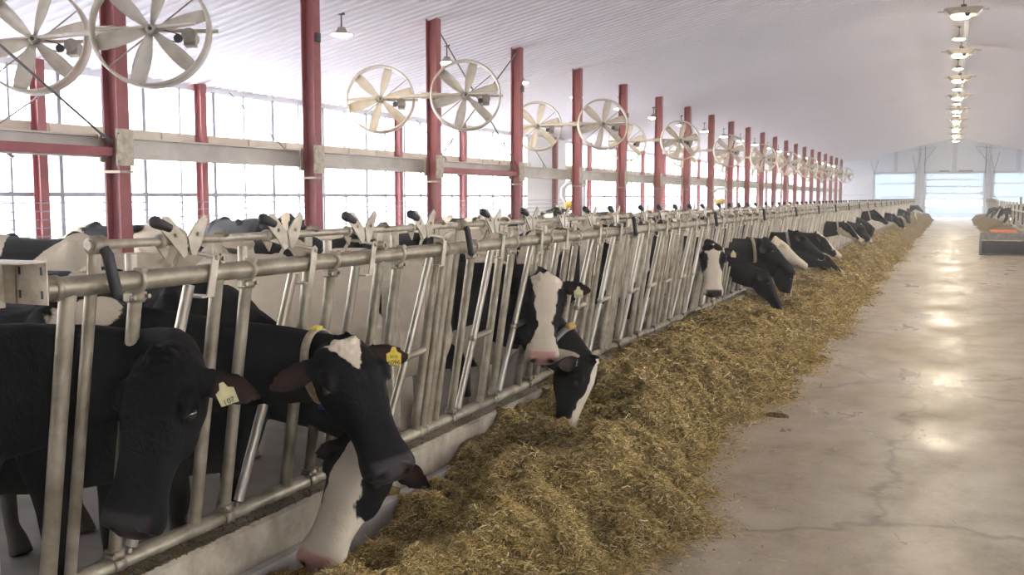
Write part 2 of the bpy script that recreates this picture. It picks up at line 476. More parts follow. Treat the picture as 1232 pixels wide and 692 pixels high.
# outside: snow field and a faint treeline
mb = MB(); mb.box(-400, 400, -120, 520, -.6, -.3); 
g = mb.build('ground', MAT['snow']); tag(g, kind='structure')
tl = MB()
for side in range(2):
    pts = []
    for k in range(160):
        y = -100 + k * 4.0; h = 2.2 + 2.0 * noise.noise((y * .03, side * 9, 0)) + 1.1 * noise.noise((y * .3, 3, side))
        pts.append((y, max(.8, h)))
    x = -330 if side == 0 else 330
    for (ya, ha), (yb, hb) in zip(pts, pts[1:]):
        tl.add([(x, ya, -.4), (x, yb, -.4), (x + 8, yb, -.4), (x + 8, ya, -.4), (x + 2, ya, ha), (x + 2, yb, hb), (x + 6, yb, hb), (x + 6, ya, ha)],
               [(0, 1, 5, 4), (1, 2, 6, 5), (2, 3, 7, 6), (3, 0, 4, 7), (4, 5, 6, 7)])
tag(tl.build('treeline', MAT['treeline']), 'low grey line of distant trees across the snowy field', 'treeline', kind='stuff')

# ------------------------------------------------------------------ steel columns
def h_section(mb, x, y, z0, z1, w, d, t=.018, tilt=0):
    mb.box(x - w / 2, x - w / 2 + t, y - d / 2, y + d / 2, z0, z1)
    mb.box(x + w / 2 - t, x + w / 2, y - d / 2, y + d / 2, z0, z1)
    mb.box(x - w / 2 + t, x + w / 2 - t, y - t / 2, y + t / 2, z0, z1)
LP = 8.45
FAN_POSTS = set(range(0, 22, 2))
for k, y in enumerate(POST_Y):
    n = k - 3
    mb = MB(); h_section(mb, -LP, y, FZ, ceil_z(LP) - .015, .21, .17)
    col = mb.build('steel_column', MAT['red'], at=(-LP, y, FZ))
    if n < 0:
        bpy.data.objects.remove(col); continue
    tag(col, 'tall red steel column, %s from the photographer in the inner row, %s' % (ORD[n], 'carrying a pair of fans' if n in FAN_POSTS else 'without fans'), 'column', 'inner row of red columns')
    pl = MB(); pl.box(-LP + .10, -LP + .125, y - .12, y + .12, 2.10, 2.50); pl.box(-LP - .14, -LP - .11, y - .13, y + .13, 2.14, 2.46)
    for dz in (2.15, 2.45): pl.tube([(-LP + .1, y - .1, dz), (-LP + .15, y - .1, dz)], .012, 6)
    pl.build('bracket_plate', MAT['galv_light'], col, 'pale grey bracket plate', at=(-LP, y, FZ))
    cl = MB(); cl.box(-LP - .13, -LP + .13, y - .10, y + .10, 2.02, 2.05)
    cl.build('clamp_band', MAT['galv'], col, at=(-LP, y, FZ))
    if n % 2 == 1:
        jb = MB(); jb.box(-LP + .105, -LP + .15, y - .06, y + .04, 3.95, 4.08, bev=.006); jb.build('junction_box', MAT['darkmetal'], col, 'small dark junction box', at=(-LP, y, FZ))
m_i = 0
for k, y in enumerate(WALL_Y):
    if y < 6 or y > 90: continue
    mb = MB(); h_section(mb, -LW + .14, y, FZ, ceil_z(LW) - .0, .16, .16)
    col = mb.build('steel_column', MAT['red'], at=(-LW + .14, y, FZ))
    tag(col, 'slimmer red steel column against the left window wall, %s from the photographer' % ORD[m_i], 'column', 'red columns at the window wall'); m_i += 1

# long white beam behind the inner columns
mb = MB()
bx_, bz = -8.75, 2.32
mb.box(bx_ - .01, bx_ + .01, 2, 89, bz - .11, bz + .11); mb.box(bx_ - .10, bx_ + .10, 2, 89, bz + .10, bz + .12); mb.box(bx_ - .10, bx_ + .10, 2, 89, bz - .12, bz - .10)
mb.box(bx_ + .09, bx_ + .105, 2, 89, bz - .12, bz - .07)
bm_ = mb.build('long_beam', MAT['beam'], at=(bx_, 45, 0)); tag(bm_, 'long white steel beam running behind the inner red columns', 'beam')
# red struts and crossed brace rods in the braced bays
def strut(y0, y1, lab):
    mb = MB(); mb.box(-LP - .06, -LP + .05, y0 + .11, y1 - .11, 2.20, 2.30, bev=.006)
    tag(mb.build('red_strut', MAT['red'], at=(-LP, y0, 2.2)), lab, 'strut')
strut(POST_Y[2], POST_Y[3], 'horizontal red strut ending at the nearest red column')
strut(POST_Y[5], POST_Y[6], 'short red strut between the third and fourth inner columns')
def brace(p, q, lab):
    mb = MB(); mb.tube([p, q], .014, 6)
    d = (Vector(q) - Vector(p)).normalized()
    e = Vector(q) - d * .12
    mb.tube([e, q], .028, 6)
    tag(mb.build('brace_rod', MAT['cable'], at=p), lab, 'brace rod')
Pp = POST_Y
brace((-LP, Pp[2] + .1, ceil_z(LP) - .3), (-LP + .02, Pp[3] - .1, 2.35), 'dark brace rod running down to the nearest red column in front of the leftmost fan')
brace((-LP, Pp[5] + .1, 2.4), (-LP + .02, Pp[6] - .1, ceil_z(LP) - .15), 'brace rod rising from the third to the fourth inner column')
brace((-LP + .06, Pp[6] - .05, 2.35), (-LP + .02, Pp[5] + .1, ceil_z(LP) - .15), 'crossing brace rod falling towards the foot of the fourth inner column')
for i, k in enumerate((0, 1, 2, 4, 6)):
    y = 8.1 + 3.63 * k
    brace((-LW + .35, y, 3.75), (-LW + .35, y + 2.4, 2.35) if k % 2 == 0 else (-LW + .35, y - 2.2, 2.35), 'thin slanting rod before the upper windows, %s from the photographer' % ORD[i])

# ------------------------------------------------------------------ fans
def make_fan():
    root = empty('barn_fan')
    RR = .61
    toY = Matrix.Rotation(PI / 2, 4, 'X')      # lathe axis Z -> -Y
    mb = MB(); prof = [(RR, -.085), (RR, .07), (RR - .012, .09), (RR - .032, .085), (RR - .022, .06), (RR - .022, -.085)]
    mb.lathe(prof, 56, toY, close=True)
    mb.build('hoop', MAT['fan'], root)
    for k in range(6):
        a = 2 * PI * k / 6 + .28
        b = MB()
        st = [(.05, .035, 38), (.12, .050, 34), (.24, .078, 29), (.38, .088, 24), (.50, .084, 20), (.575, .070, 18)]
        vs = []; nr = 8
        for (r, hw, tw) in st:
            t = R(tw)
            for q in range(nr):
                u = q / (nr - 1) * 2 - 1
                cam_ = .018 * (1 - u * u)
                for thk in (0,):
                    vs.append((r, u * hw * math.cos(t) - cam_ * math.sin(t), -(u * hw * math.sin(t)) - cam_ * math.cos(t)))
        m = len(vs)
        vs2 = [(x, y, z + .008) for x, y, z in vs]
        fs = []
        ns = len(st)
        for i in range(ns - 1):
            for q in range(nr - 1):
                A = i * nr + q; fs.append((A, A + 1, A + nr + 1, A + nr)); fs.append((m + A, m + A + nr, m + A + nr + 1, m + A + 1))
        for i in range(ns - 1):
            for q in (0, nr - 1):
                A = i * nr + q; fs.append((A, A + nr, m + A + nr, m + A) if q == 0 else (A + nr, A, m + A, m + A + nr))
        for q in range(nr - 1):
            A = (ns - 1) * nr + q; fs.append((A, A + 1, m + A + 1, m + A)); fs.append((q + 1, q, m + q, m + q + 1))
        b.add(vs + vs2, fs, True, toY @ Matrix.Rotation(a, 4, 'Z') )
        b.build('blade', MAT['fan'], root)
    h = MB(); h.lathe([(0, .05), (.02, .05), (.045, .045), (.05, .03), (.05, -.03), (.045, -.04), (.0, -.04)], 20, toY)
    hb = h.build('hub', MAT['fan_metal'], root, 'grey hub')
    h = MB(); h.lathe([(0, .075), (.018, .07), (.022, .05)], 12, toY); h.build('hub_cap', MAT['darkmetal'], hb)
    # rear struts across the hoop
    for a in (40, 130, 220, 310):
        s_ = MB(); s_.tube([(0, .085, 0), ((RR - .02) * math.cos(R(a)), .075, (RR - .02) * math.sin(R(a)))], .009, 6); s_.build('strut', MAT['fan_metal'], root)
    m_ = MB(); m_.tube([(-.66, .14, .03), (.66, .14, .03)], .022, 8); m_.build('crossbar', MAT['fan'], root)
    mo = MB(); mo.tube([(.36, .10, -.02), (.36, .30, -.02)], .075, 14); mo.box(.30, .42, .14, .26, -.12, .04); 
    mm = mo.build('motor', MAT['fan_metal'], root, 'dark motor')
    pu = MB(); pu.tube([(.26, .055, -.07), (.26, .085, -.07)], .045, 16); pu.build('pulley', MAT['darkmetal'], mm)
    bl = MB(); bl.tube([(0, .07, -.05), (.26, .07, -.115)], .006, 5); bl.tube([(0, .07, .05), (.26, .07, -.025)], .006, 5); bl.build('belt', MAT['rubber'], root)
    return root
fan0 = make_fan(); snap(fan0)
fi = 0
FAN_L = (7.72, 9.42)
for j, n in enumerate(range(0, 22, 2)):
    y = POST_Y[n + 3] - .2
    for s, Lf in enumerate(FAN_L):
        o = fan0 if fi == 0 else copy_tree(fan0)
        o.location = (-Lf, y, 3.50); yw = (30, 26)[s]
        o.rotation_euler = (R(-6 - (j % 3)), 0, R(yw))
        side = 'alley side' if s == 0 else 'window side'
        where = 'nearest fan post' if j == 0 else 'fan post %s from the photographer' % ORD[j]
        tag(o, 'cream six-bladed hoop fan on the %s of the %s' % (side, where), 'fan', 'fans on the inner columns')
        if s == 1: o.rotation_euler[0] = R(-9)
        fi += 1
    # mount between the pair
    e = empty('fan_mount', (-LP, y, 3.5))
    tag(e, 'horizontal pipe mount joining the fan pair to the %s' % where, 'fan mount', 'fan mounts')
    m = MB(); m.tube([(-1.55, .02, .03), (1.3, .02, .03)], .022, 8); m.tube([(-.5, .02, .03), (.4, .02, .03)], .034, 8); m.build('pipe', MAT['fan'], e)
    m = MB(); m.box(-.15, .15, .02, .11, -.02, .09, bev=.006); m.build('post_clamp', MAT['galv_light'], e); m = MB(); m.box(-.16, .16, .29, .32, -.02, .09); m.build('post_clamp', MAT['galv_light'], e)

# ------------------------------------------------------------------ lamps
def bell_lamp():
    e = empty('bell_lamp')
    m = MB(); m.tube([(0, 0, .10), (0, 0, .34)], .012, 6); m.box(-.04, .04, -.04, .04, .32, .36); m.build('hanger', MAT['darkmetal'], e)
    m = MB(); m.lathe([(.0, .12), (.06, .12), (.075, .08), (.10, .05), (.19, .01), (.20, .0), (.185, .0), (.0, .03)], 24); m.build('shade', MAT['reflector'], e)
    m = MB(); m.lathe([(0, .025), (.15, .022), (.165, .004), (.12, -.02), (.0, -.035)], 20); m.build('bulb', MAT['lamp_on'], e, 'lit white lens')
    return e
b0 = bell_lamp(); snap(b0)
def L_at_px(px, L):    # depth where the pixel column crosses x=-L
    return at_px(px, 238, L).y
k = 0
y0 = L_at_px(414, 9.15)
while y0 + 3.66 * k < 88:
    o = b0 if k == 0 else copy_tree(b0)
    y = y0 + 3.66 * k
    o.location = (-9.15, y, ceil_z(9.15) - .36)
    tag(o, 'lit white bell lamp under the left ceiling slope, %s from the photographer' % ORD[k], 'lamp', 'bell lamps over the stalls'); k += 1
def ridge_light():
    e = empty('ridge_light')
    m = MB()
    # shallow winged reflector: flat top, sloping sides, thin rim ears
    sec = [(-.24, -.10), (.24, -.10), (.36, .03), (.30, .06), (-.30, .06), (-.36, .03)]
    Mx = Matrix(((1, 0, 0, 0), (0, 0, 1, 0), (0, 1, 0, 0), (0, 0, 0, 1)))
    vs = []
    for yy, sc in ((-.26, .8), (-.2, 1), (.2, 1), (.26, .8)):
        vs += [(x * sc, yy, z * sc) for x, z in sec]
    fs = [(5, 4, 3, 2, 1, 0), (18, 19, 20, 21, 22, 23)]
    for r_ in range(3):
        for i in range(6):
            j = (i + 1) % 6; fs.append((r_ * 6 + i, r_ * 6 + j, r_ * 6 + 6 + j, r_ * 6 + 6 + i))
    m.add(vs, fs)
    m.box(-.46, -.30, -.03, .03, .0, .025); m.box(.30, .46, -.03, .03, .0, .025)
    m.build('reflector', MAT['reflector'], e)
    m = MB(); m.lathe([(0, 0), (.17, 0), (.15, -.05), (0, -.07)], 18, Matrix.Translation((-.04, 0, -.10))); m.build('lens', MAT['lamp_on'], e, 'lit white lens')
    m = MB(); m.box(-.05, .05, -.05, .05, .06, .14); m.tube([(0, 0, .14), (0, 0, .40)], .01, 6); m.build('hanger', MAT['darkmetal'], e)
    m = MB(); m.box(.02, .12, -.30, -.25, -.17, -.09); m.build('sensor', MAT['darkmetal'], e)
    e.scale = (1.25, 1.25, 1.1)
    return e
r0 = ridge_light(); snap(r0)
ry0 = 4.5 * 1303 / 218
k = 0
for i in range(-2, 9):
    y = ry0 + 7.32 * i
    if y < 2 or y > 88: continue
    o = r0 if k == 0 else copy_tree(r0)
    o.location = (.06, y, 6.27)
    if i < 0: tag(o, 'winged ridge light overhead, behind the top edge of the picture, number %s' % ORD[k], 'ridge light', 'ridge lights')
    else: tag(o, 'winged metal reflector light under the ridge, %s from the photographer' % ORD[i], 'ridge light', 'ridge lights')
    k += 1
for i in range(0, 8):
    y = ry0 + 7.32 * i + 5.0
    if y > 88: continue
    o = copy_tree(b0); o.location = (-.02, y, 6.32)
    tag(o, 'lit bell lamp hanging between winged ridge lights, %s from the photographer' % ORD[i], 'lamp', 'bell lamps under the ridge')
# ------------------------------------------------------------------ headlock fence
XB = -2.63; TZ = 1.476; BZ = .474
PANEL = 3.10; PITCH_L = .57; LEN4 = 2.53
def lx(z): return .15 * (z - BZ) / (TZ - BZ)
YS = L_at_px(161, 2.48) - .28
def make_panel(NL):
    A_OFF = [.28 + PITCH_L * k for k in range(NL)]; LAST = A_OFF[-1] + .40; LEN = LAST + .14
    e = empty('headlock_panel')
    G, W, GL = MAT['galv'], MAT['worn'], MAT['galv_light']
    def pipe_hollow(x, z, y0, y1, r):
        m = MB()
        m.tube([(x, y0, z), (x, y1, z)], r, 18, caps=False); m.tube([(x, y0 + .001, z), (x, y1 - .001, z)], r * .86, 14, caps=False)
        for yy in (y0, y1):
            m.lathe([(r * .86, 0), (r, 0)], 18, Matrix.Translation((x, yy, z)) @ Matrix.Rotation(PI / 2, 4, 'X'), smooth=False)
        for yy in (y0 + .045, y1 - .02):
            m.lathe([(r, -.012), (r + .007, -.009), (r + .007, .009), (r, .012)], 18, Matrix.Translation((x, yy, z)) @ Matrix.Rotation(PI / 2, 4, 'X'))
        return m
    t = pipe_hollow(.15, TZ, -.10, LEN - .10, .034).build('top_rail', G, e)
    pipe_hollow(0, BZ, -.09, LEN - .09, .033).build('bottom_rail', G, e)
    def bar(name, y, r, mat=G, z0=BZ + .02, z1=TZ - .02, ya=None):
        m = MB(); m.tube([(lx(z0), y, z0), (lx(z1), y if ya is None else ya, z1)], r, 12)
        return m.build(name, mat, e)
    bar('end_upright', .0, .027); bar('end_upright', .09, .020); bar('end_upright', LAST + .085, .022)
    # release rod above and behind the top rail
    rx, rz = .172, 1.602
    m = MB(); m.tube([(rx, .06, rz), (rx, LEN + .03, rz)], .0155, 10)
    for a in A_OFF:
        m.lathe([(.0165, -.01), (.024, -.008), (.024, .008), (.0165, .01)], 12, Matrix.Translation((rx, a + .09, rz)) @ Matrix.Rotation(PI / 2, 4, 'X'))
    rod = m.build('release_rod', GL, e)
    m = MB(); m.tube([(rx + .024, .10, rz - .01), (rx + .035, .105, rz - .03), (rx + .048, .125, rz - .155)], [.017, .018, .018], 10); m.ball((rx + .048, .125, rz - .155), .019, 10, 6)
    m.build('release_handle', MAT['rubber'], e, 'black rubber handle')
    m = MB(); m.lathe([(.017, -.03), (.03, -.03), (.03, .02), (.017, .02)], 14, Matrix.Translation((rx, .09, rz)) @ Matrix.Rotation(PI / 2, 4, 'X'))
    m.prism([(-.03, -.14), (.03, -.14), (.02, .02), (-.02, .02)], -.004, .004, Matrix.Translation((rx - .02, .10, rz)) @ Matrix(((0, 0, 1, 0), (1, 0, 0, 0), (0, 1, 0, 0), (0, 0, 0, 1))))
    m.build('handle_bracket', G, e)
    YZ = Matrix(((0, 0, 1, 0), (1, 0, 0, 0), (0, 1, 0, 0), (0, 0, 0, 1)))     # local XY -> YZ plane, thickness X
    for ia, a in enumerate(A_OFF):
        b = a + .40; so = (.16, .12, .22, .09, .14)[ia]; sb = (.335, .33, .285, .335, .325)[ia]
        # fixed bar with clamp, stub and foot clamp
        f = bar('fixed_bar', a, .0235)
        m = MB()
        m.tube([(.128, a, TZ + .01), (.128, a, TZ + .088)], .020, 10, caps=False); m.tube([(.128, a, TZ + .01), (.128, a, TZ + .087)], .016, 10, caps=False)
        m.lathe([(.034, -.008), (.043, -.008), (.043, .008), (.034, .008)], 18, Matrix.Translation((.15, a, TZ)) @ Matrix.Rotation(PI / 2, 4, 'X'))
        m.ball((.15 + .03, a + .005, TZ + .035), .012, 8, 5)
        m.build('stub_clamp', GL, e)
        m = MB(); z = TZ - .055
        m.lathe([(.024, -.018), (.031, -.018), (.031, .018), (.024, .018)], 14, Matrix.Translation((lx(z), a, z)))
        for s in (-1, 1):
            m.box(lx(z) - .014, lx(z) + .014, a + s * .03 - .012, a + s * .03 + .012, z - .014, z + .016, bev=.003)
            m.tube([(lx(z) + .012, a + s * .032, z), (lx(z) + .032, a + s * .032, z)], .008, 6)
        m.build('collar_clamp', G, e)
        m = MB(); z = BZ + .045
        m.lathe([(.024, -.02), (.034, -.02), (.034, .012), (.024, .012)], 14, Matrix.Translation((lx(z), a, z)))
        m.lathe([(.033, -.022), (.041, -.022), (.041, .022), (.033, .022)], 16, Matrix.Translation((0, a, BZ)) @ Matrix.Rotation(PI / 2, 4, 'X'))
        for s in (-1, 1): m.tube([(lx(z), a + s * .036, z), (lx(z) + .036, a + s * .036, z)], .010, 6)
        m.build('foot_clamp', G, e)
        # the swinging bar, leaning open, its pivot stub and the bar it hangs on
        m = MB(); z0, z1 = BZ + .05, TZ - .035
        m.tube([(lx(z0) + .012, b - sb, z0), (lx(.93) + .012, b - (sb + so) / 2, .93), (lx(z1) + .012, b - so, z1)], .0205, 12)
        m.build('swing_bar', W, e, 'worn shiny swinging bar')
        m = MB(); z = .93
        m.tube([(lx(z) + .012, b - (sb + so) / 2, z), (lx(z) + .004, b + .002, z + .01)], .019, 10); m.ball((lx(z) + .012, b - (sb + so) / 2 - .005, z), .026, 10, 6)
        m.build('pivot_stub', G, e)
        bar('lock_bar', b, .0245)
        m = MB()
        m.prism([(-.026, -.02), (.022, -.02), (.026, .10), (.030, .135), (.012, .15), (-.012, .145), (-.020, .11)], -.004, .004, Matrix.Translation((.145, b + .003, TZ)) @ YZ)
        m.tube([(.148, b + .004, rz + .016), (.16, b + .004, rz + .024), (.18, b + .004, rz + .022), (.192, b + .004, rz + .008)], .012, 6)
        m.tube([(.155, b - .015, TZ + .052), (.19, b - .015, TZ + .052)], .019, 14); m.tube([(.186, b - .015, TZ + .052), (.198, b - .015, TZ + .052)], .009, 8)
        m.build('rod_bracket', G, e)
        # latch strap over the rail
        m = MB()
        hy = b - so + .05
        pl = [(hy + .018 - .02, -.078), (hy + .018 + .018, -.078), (hy + .07, .062), (hy + .055, .075), (hy + .035, .068)]
        m.prism([(y_, z_) for y_, z_ in pl], .190, .196, Matrix.Translation((0, 0, TZ)) @ YZ)
        m.box(.10, .196, hy - .03, hy + .036, TZ - .083, TZ - .076)
        m.tube([(.192, hy + .052, TZ + .06), (.17, hy - .03, TZ + .078), (.14, hy - .075, TZ + .082), (.125, hy - .085, TZ + .05), (.115, hy - .085, TZ - .0)], .008, 6)
        m.ball((.197, hy + .052, TZ + .058), .010, 8, 5)
        m.build('latch_strap', GL, e)
        # V shaped stop plates on the rod
        c = a + .185
        m = MB()
        m.prism([(-.125, .050), (-.10, .085), (-.07, .080), (.004, .010), (.008, -.052), (-.012, -.060), (-.045, -.025)], .020, .026, Matrix.Translation((rx, c, rz)) @ YZ)
        m.prism([(.012, .012), (.028, -.052), (.048, -.055), (.075, -.02), (.115, .072), (.095, .09), (.05, .055)], .020, .026, Matrix.Translation((rx, c, rz)) @ YZ)
        m.prism([(-.09, -.02), (-.05, -.065), (-.03, -.03)], -.026, -.020, Matrix.Translation((rx, c, rz)) @ YZ)
        m.prism([(.01, -.02), (.035, -.065), (.055, -.02)], -.02, -.014, Matrix.Translation((rx, c, rz)) @ YZ)
        for dy in (-.05, .06): m.ball((rx + .028, c + dy, rz + .02 + .4 * abs(dy) * 0), .008, 8, 5)
        vp = m.build('stop_plate', GL, e)
        m = MB(); m.tube([(rx + .022, c - .135, rz + .066), (rx + .024, c - .075, rz + .045)], [.022, .016], 8); m.ball((rx + .022, c - .138, rz + .067), .022, 8, 6)
        m.build('bumper', MAT['rubber'], vp, 'black rubber bumper')
    # support post behind the fence
    m = MB(); q = LAST - .02; m.box(-.16, -.09, q - .04, q + .04, FZ, 1.60, bev=.006); m.box(-.22, -.05, q - .1, q + .1, FZ, FZ + .012)
    sp = m.build('support_post', MAT['galv_light'], e)
    m = MB(); m.box(-.10, .13, q - .02, q + .02, TZ - .05, TZ - .035); m.box(-.10, -.02, q - .02, q + .02, BZ - .02, BZ)
    m.build('post_arm', G, sp)
    return e
p4_ = make_panel(4); p0 = make_panel(5); snap(p0)
NP = 24
for k in range(NP):
    o = p4_ if k == 0 else p0 if k == 1 else copy_tree(p0)
    o.location = (XB, YS + (LEN4 + PANEL * (k - 1) if k else 0), 0)
    tag(o, 'galvanised headlock panel of the left feed fence, %s from the photographer' % ORD[k], 'feed fence', 'headlock panels on the left')
for k in range(7):
    o = copy_tree(p0); o.location = (-XB, 67 + PANEL * (k + 1), 0); o.rotation_euler = (0, 0, PI)
    tag(o, 'distant galvanised headlock panel on the right side of the alley, %s from the photographer' % ORD[k], 'feed fence', 'headlock panels on the right')

# bracket of the section nearest the camera
yb = YS - .13
e = empty('fence_bracket', (-2.60, yb, FZ))
tag(e, 'pale bolted steel bracket on its post at the left edge, beside the open rail end', 'bracket')
m = MB(); o0 = -FZ
m.box(.055, .185, -.004, .0, 1.435 + o0, 1.565 + o0); m.box(.0, .185, -.11, -.0, 1.561 + o0, 1.566 + o0); m.box(.0, .06, -.004, .0, 1.435 + o0, 1.565 + o0)
m.box(-.002, .004, -.16, -.0, 1.42 + o0, 1.566 + o0)
for xx in (.075, .165):
    for zz in (1.465, 1.535): m.box(xx - .005, xx + .005, -.0055, -.0035, zz - .013 + o0, zz + .013 + o0)
m.build('plate', MAT['galv_light'], e)
for xx in (.075, .165):
    for zz in (1.465, 1.535):
        m = MB(); m.box(xx - .0045, xx + .0045, -.0065, -.0050, zz - .012 + o0, zz + .012 + o0); m.build('slot', MAT['darkmetal'], e, 'dark bolt slot')
m = MB()
for yy, zz in ((-.05, 1.535), (-.05, 1.455)):
    m.tube([(.0, yy, zz + o0), (.022, yy, zz + o0)], .014, 6); m.tube([(.022, yy, zz + o0), (.032, yy, zz + o0)], .008, 8)
m.build('bolt', MAT['galv'], e)
m = MB(); m.box(-.075, -.005, -.12, -.05, 0, 1.60 + o0, bev=.004); m.build('post', MAT['galv_light'], e)

# simple post and rail fence on the right, near part
def simple_post(y, tall, lab):
    m = MB(); m.box(2.58, 2.68, y - .05, y + .05, FZ, 1.55 + tall, bev=.01); 
    tag(m.build('fence_post', MAT['galv_light'], at=(2.63, y, FZ)), lab, 'post', 'posts of the right feed fence')
for i, y in enumerate((44.2, 47.2, 50.2, 53.2, 56.2, 59.2, 62.2, 65.2)):
    simple_post(y, .22 if i == 1 else 0, 'pale upright of the right feed fence, %s from the photographer' % ORD[i])
m = MB(); m.tube([(2.62, 40, 1.18), (2.62, 66.5, 1.18)], .034, 8); m.tube([(2.62, 40, .62), (2.62, 66.5, .62)], .03, 8)
tag(m.build('fence_rail', MAT['galv_light'], at=(2.62, 53, 0)), 'long pale rails of the right feed fence', 'rail')

# ------------------------------------------------------------------ cows
def coat_material(name, white=(.66, .56, .42), black=(.0026, .0022, .0022), nose=(.50, .27, .22), rough=.72):
    m, nt, b, out = material(name); L = nt.links
    def attr(n):
        a = N(nt, 'ShaderNodeAttribute'); a.attribute_name = n; return a.outputs['Fac']
    n1 = noise_tex(nt, 55, 4, .7, (1, 1, .35)); n2 = noise_tex(nt, 9, 5, .6); n3 = noise_tex(nt, 2.5, 4, .6)
    def math_(op, a, b_=None, v=None):
        q = N(nt, 'ShaderNodeMath', operation=op)
        L.new(a, q.inputs[0])
        if b_ is not None: L.new(b_, q.inputs[1])
        if v is not None: q.inputs[1].default_value = v
        return q.outputs[0]
    d1 = math_('MULTIPLY', math_('SUBTRACT', n1, v=.5), v=.030)
    d2 = math_('MULTIPLY', math_('SUBTRACT', n2, v=.5), v=.030)
    f = math_('ADD', math_('ADD', attr('coat'), d1), d2)
    mr = N(nt, 'ShaderNodeMapRange'); mr.inputs['From Min'].default_value = -.003; mr.inputs['From Max'].default_value = .003
    L.new(f, mr.inputs['Value'])
    wc = ramp(nt, n3, [(.3, tuple(x * .74 for x in white)), (.65, white)])
    bc = ramp(nt, n2, [(.3, black), (.7, tuple(x * 1.9 for x in black))])
    def mix(fac, a, c):
        q = N(nt, 'ShaderNodeMix', data_type='RGBA'); L.new(fac, q.inputs[0])
        for s, x in ((6, a), (7, c)):
            if isinstance(x, tuple): q.inputs[s].default_value = (*x, 1)
            else: L.new(x, q.inputs[s])
        return q.outputs[2]
    c = mix(mr.outputs[0], bc, wc)
    c = mix(attr('nose'), c, nose)
    c = mix(attr('inner'), c, (.060, .030, .022))
    c = mix(attr('dark'), c, (.012, .008, .007))
    c = mix(math_('MULTIPLY', attr('dirt'), math_('MULTIPLY', n3, v=1.4)), c, (.13, .095, .06))
    L.new(c, b.inputs['Base Color'])
    rr = N(nt, 'ShaderNodeMapRange'); L.new(attr('nose'), rr.inputs['Value']); rr.inputs['To Min'].default_value = rough; rr.inputs['To Max'].default_value = .33
    L.new(rr.outputs[0], b.inputs['Roughness'])
    b.inputs['Specular IOR Level'].default_value = .12
    b.inputs['Sheen Weight'].default_value = .0; b.inputs['Sheen Roughness'].default_value = .5
    bump(nt, b, noise_tex(nt, 34, 7, .75, (1, 1, .55)), .6, .010)
    return m
COAT_PINK = coat_material('holstein_coat')
COAT_DARK = coat_material('holstein_coat_dark_nose', nose=(.035, .028, .028))

def superring(c, Y, Z, w, hu, hd, low=.7, ex=2.4, n=24):
    pts = []
    for k in range(n):
        t = 2 * PI * k / n
        cy, sz = math.cos(t), math.sin(t)
        y = math.copysign(abs(cy) ** (2 / ex), cy); z = math.copysign(abs(sz) ** (2 / ex), sz)
        wk = w * (1 - (1 - low) * max(0, -z))
        pts.append(c + Y * (wk * y) + Z * ((hu if z > 0 else hd) * z))
    return pts
def loft(mb, rings):
    n = len(rings[0]); vs = [p for r in rings for p in r]; fs = []
    for i in range(len(rings) - 1):
        for k in range(n):
            k2 = (k + 1) % n
            fs.append((i * n + k, i * n + k2, (i + 1) * n + k2, (i + 1) * n + k))
    m = (len(rings) - 1) * n
    fs += [tuple(range(n - 1, -1, -1)), tuple(range(m, m + n))]
    mb.add(vs, fs, True)
def interp(keys, vals, x): return float(np.interp(x, keys, vals))
WZ0 = Vector((0, 0, 1))
VX, VY, VZ = Vector((1, 0, 0)), Vector((0, 1, 0)), Vector((0, 0, 1))
HEADK = [  # x, top, bottom, half width, narrowing of the underside
    (-.045, -.045, -.15, .060, .9), (-.015, -.004, -.19, .092, .85), (.03, .010, -.215, .104, .8), (.08, .012, -.240, .114, .70),
    (.13, .012, -.255, .120, .60), (.18, .002, -.250, .114, .56), (.24, -.012, -.226, .098, .56), (.30, -.026, -.196, .084, .60),
    (.36, -.036, -.178, .078, .70), (.41, -.042, -.172, .080, .80), (.455, -.044, -.176, .090, .84), (.495, -.048, -.174, .097, .82),
    (.525, -.060, -.162, .092, .80), (.545, -.078, -.145, .072, .80), (.556, -.096, -.126, .040, .85)]

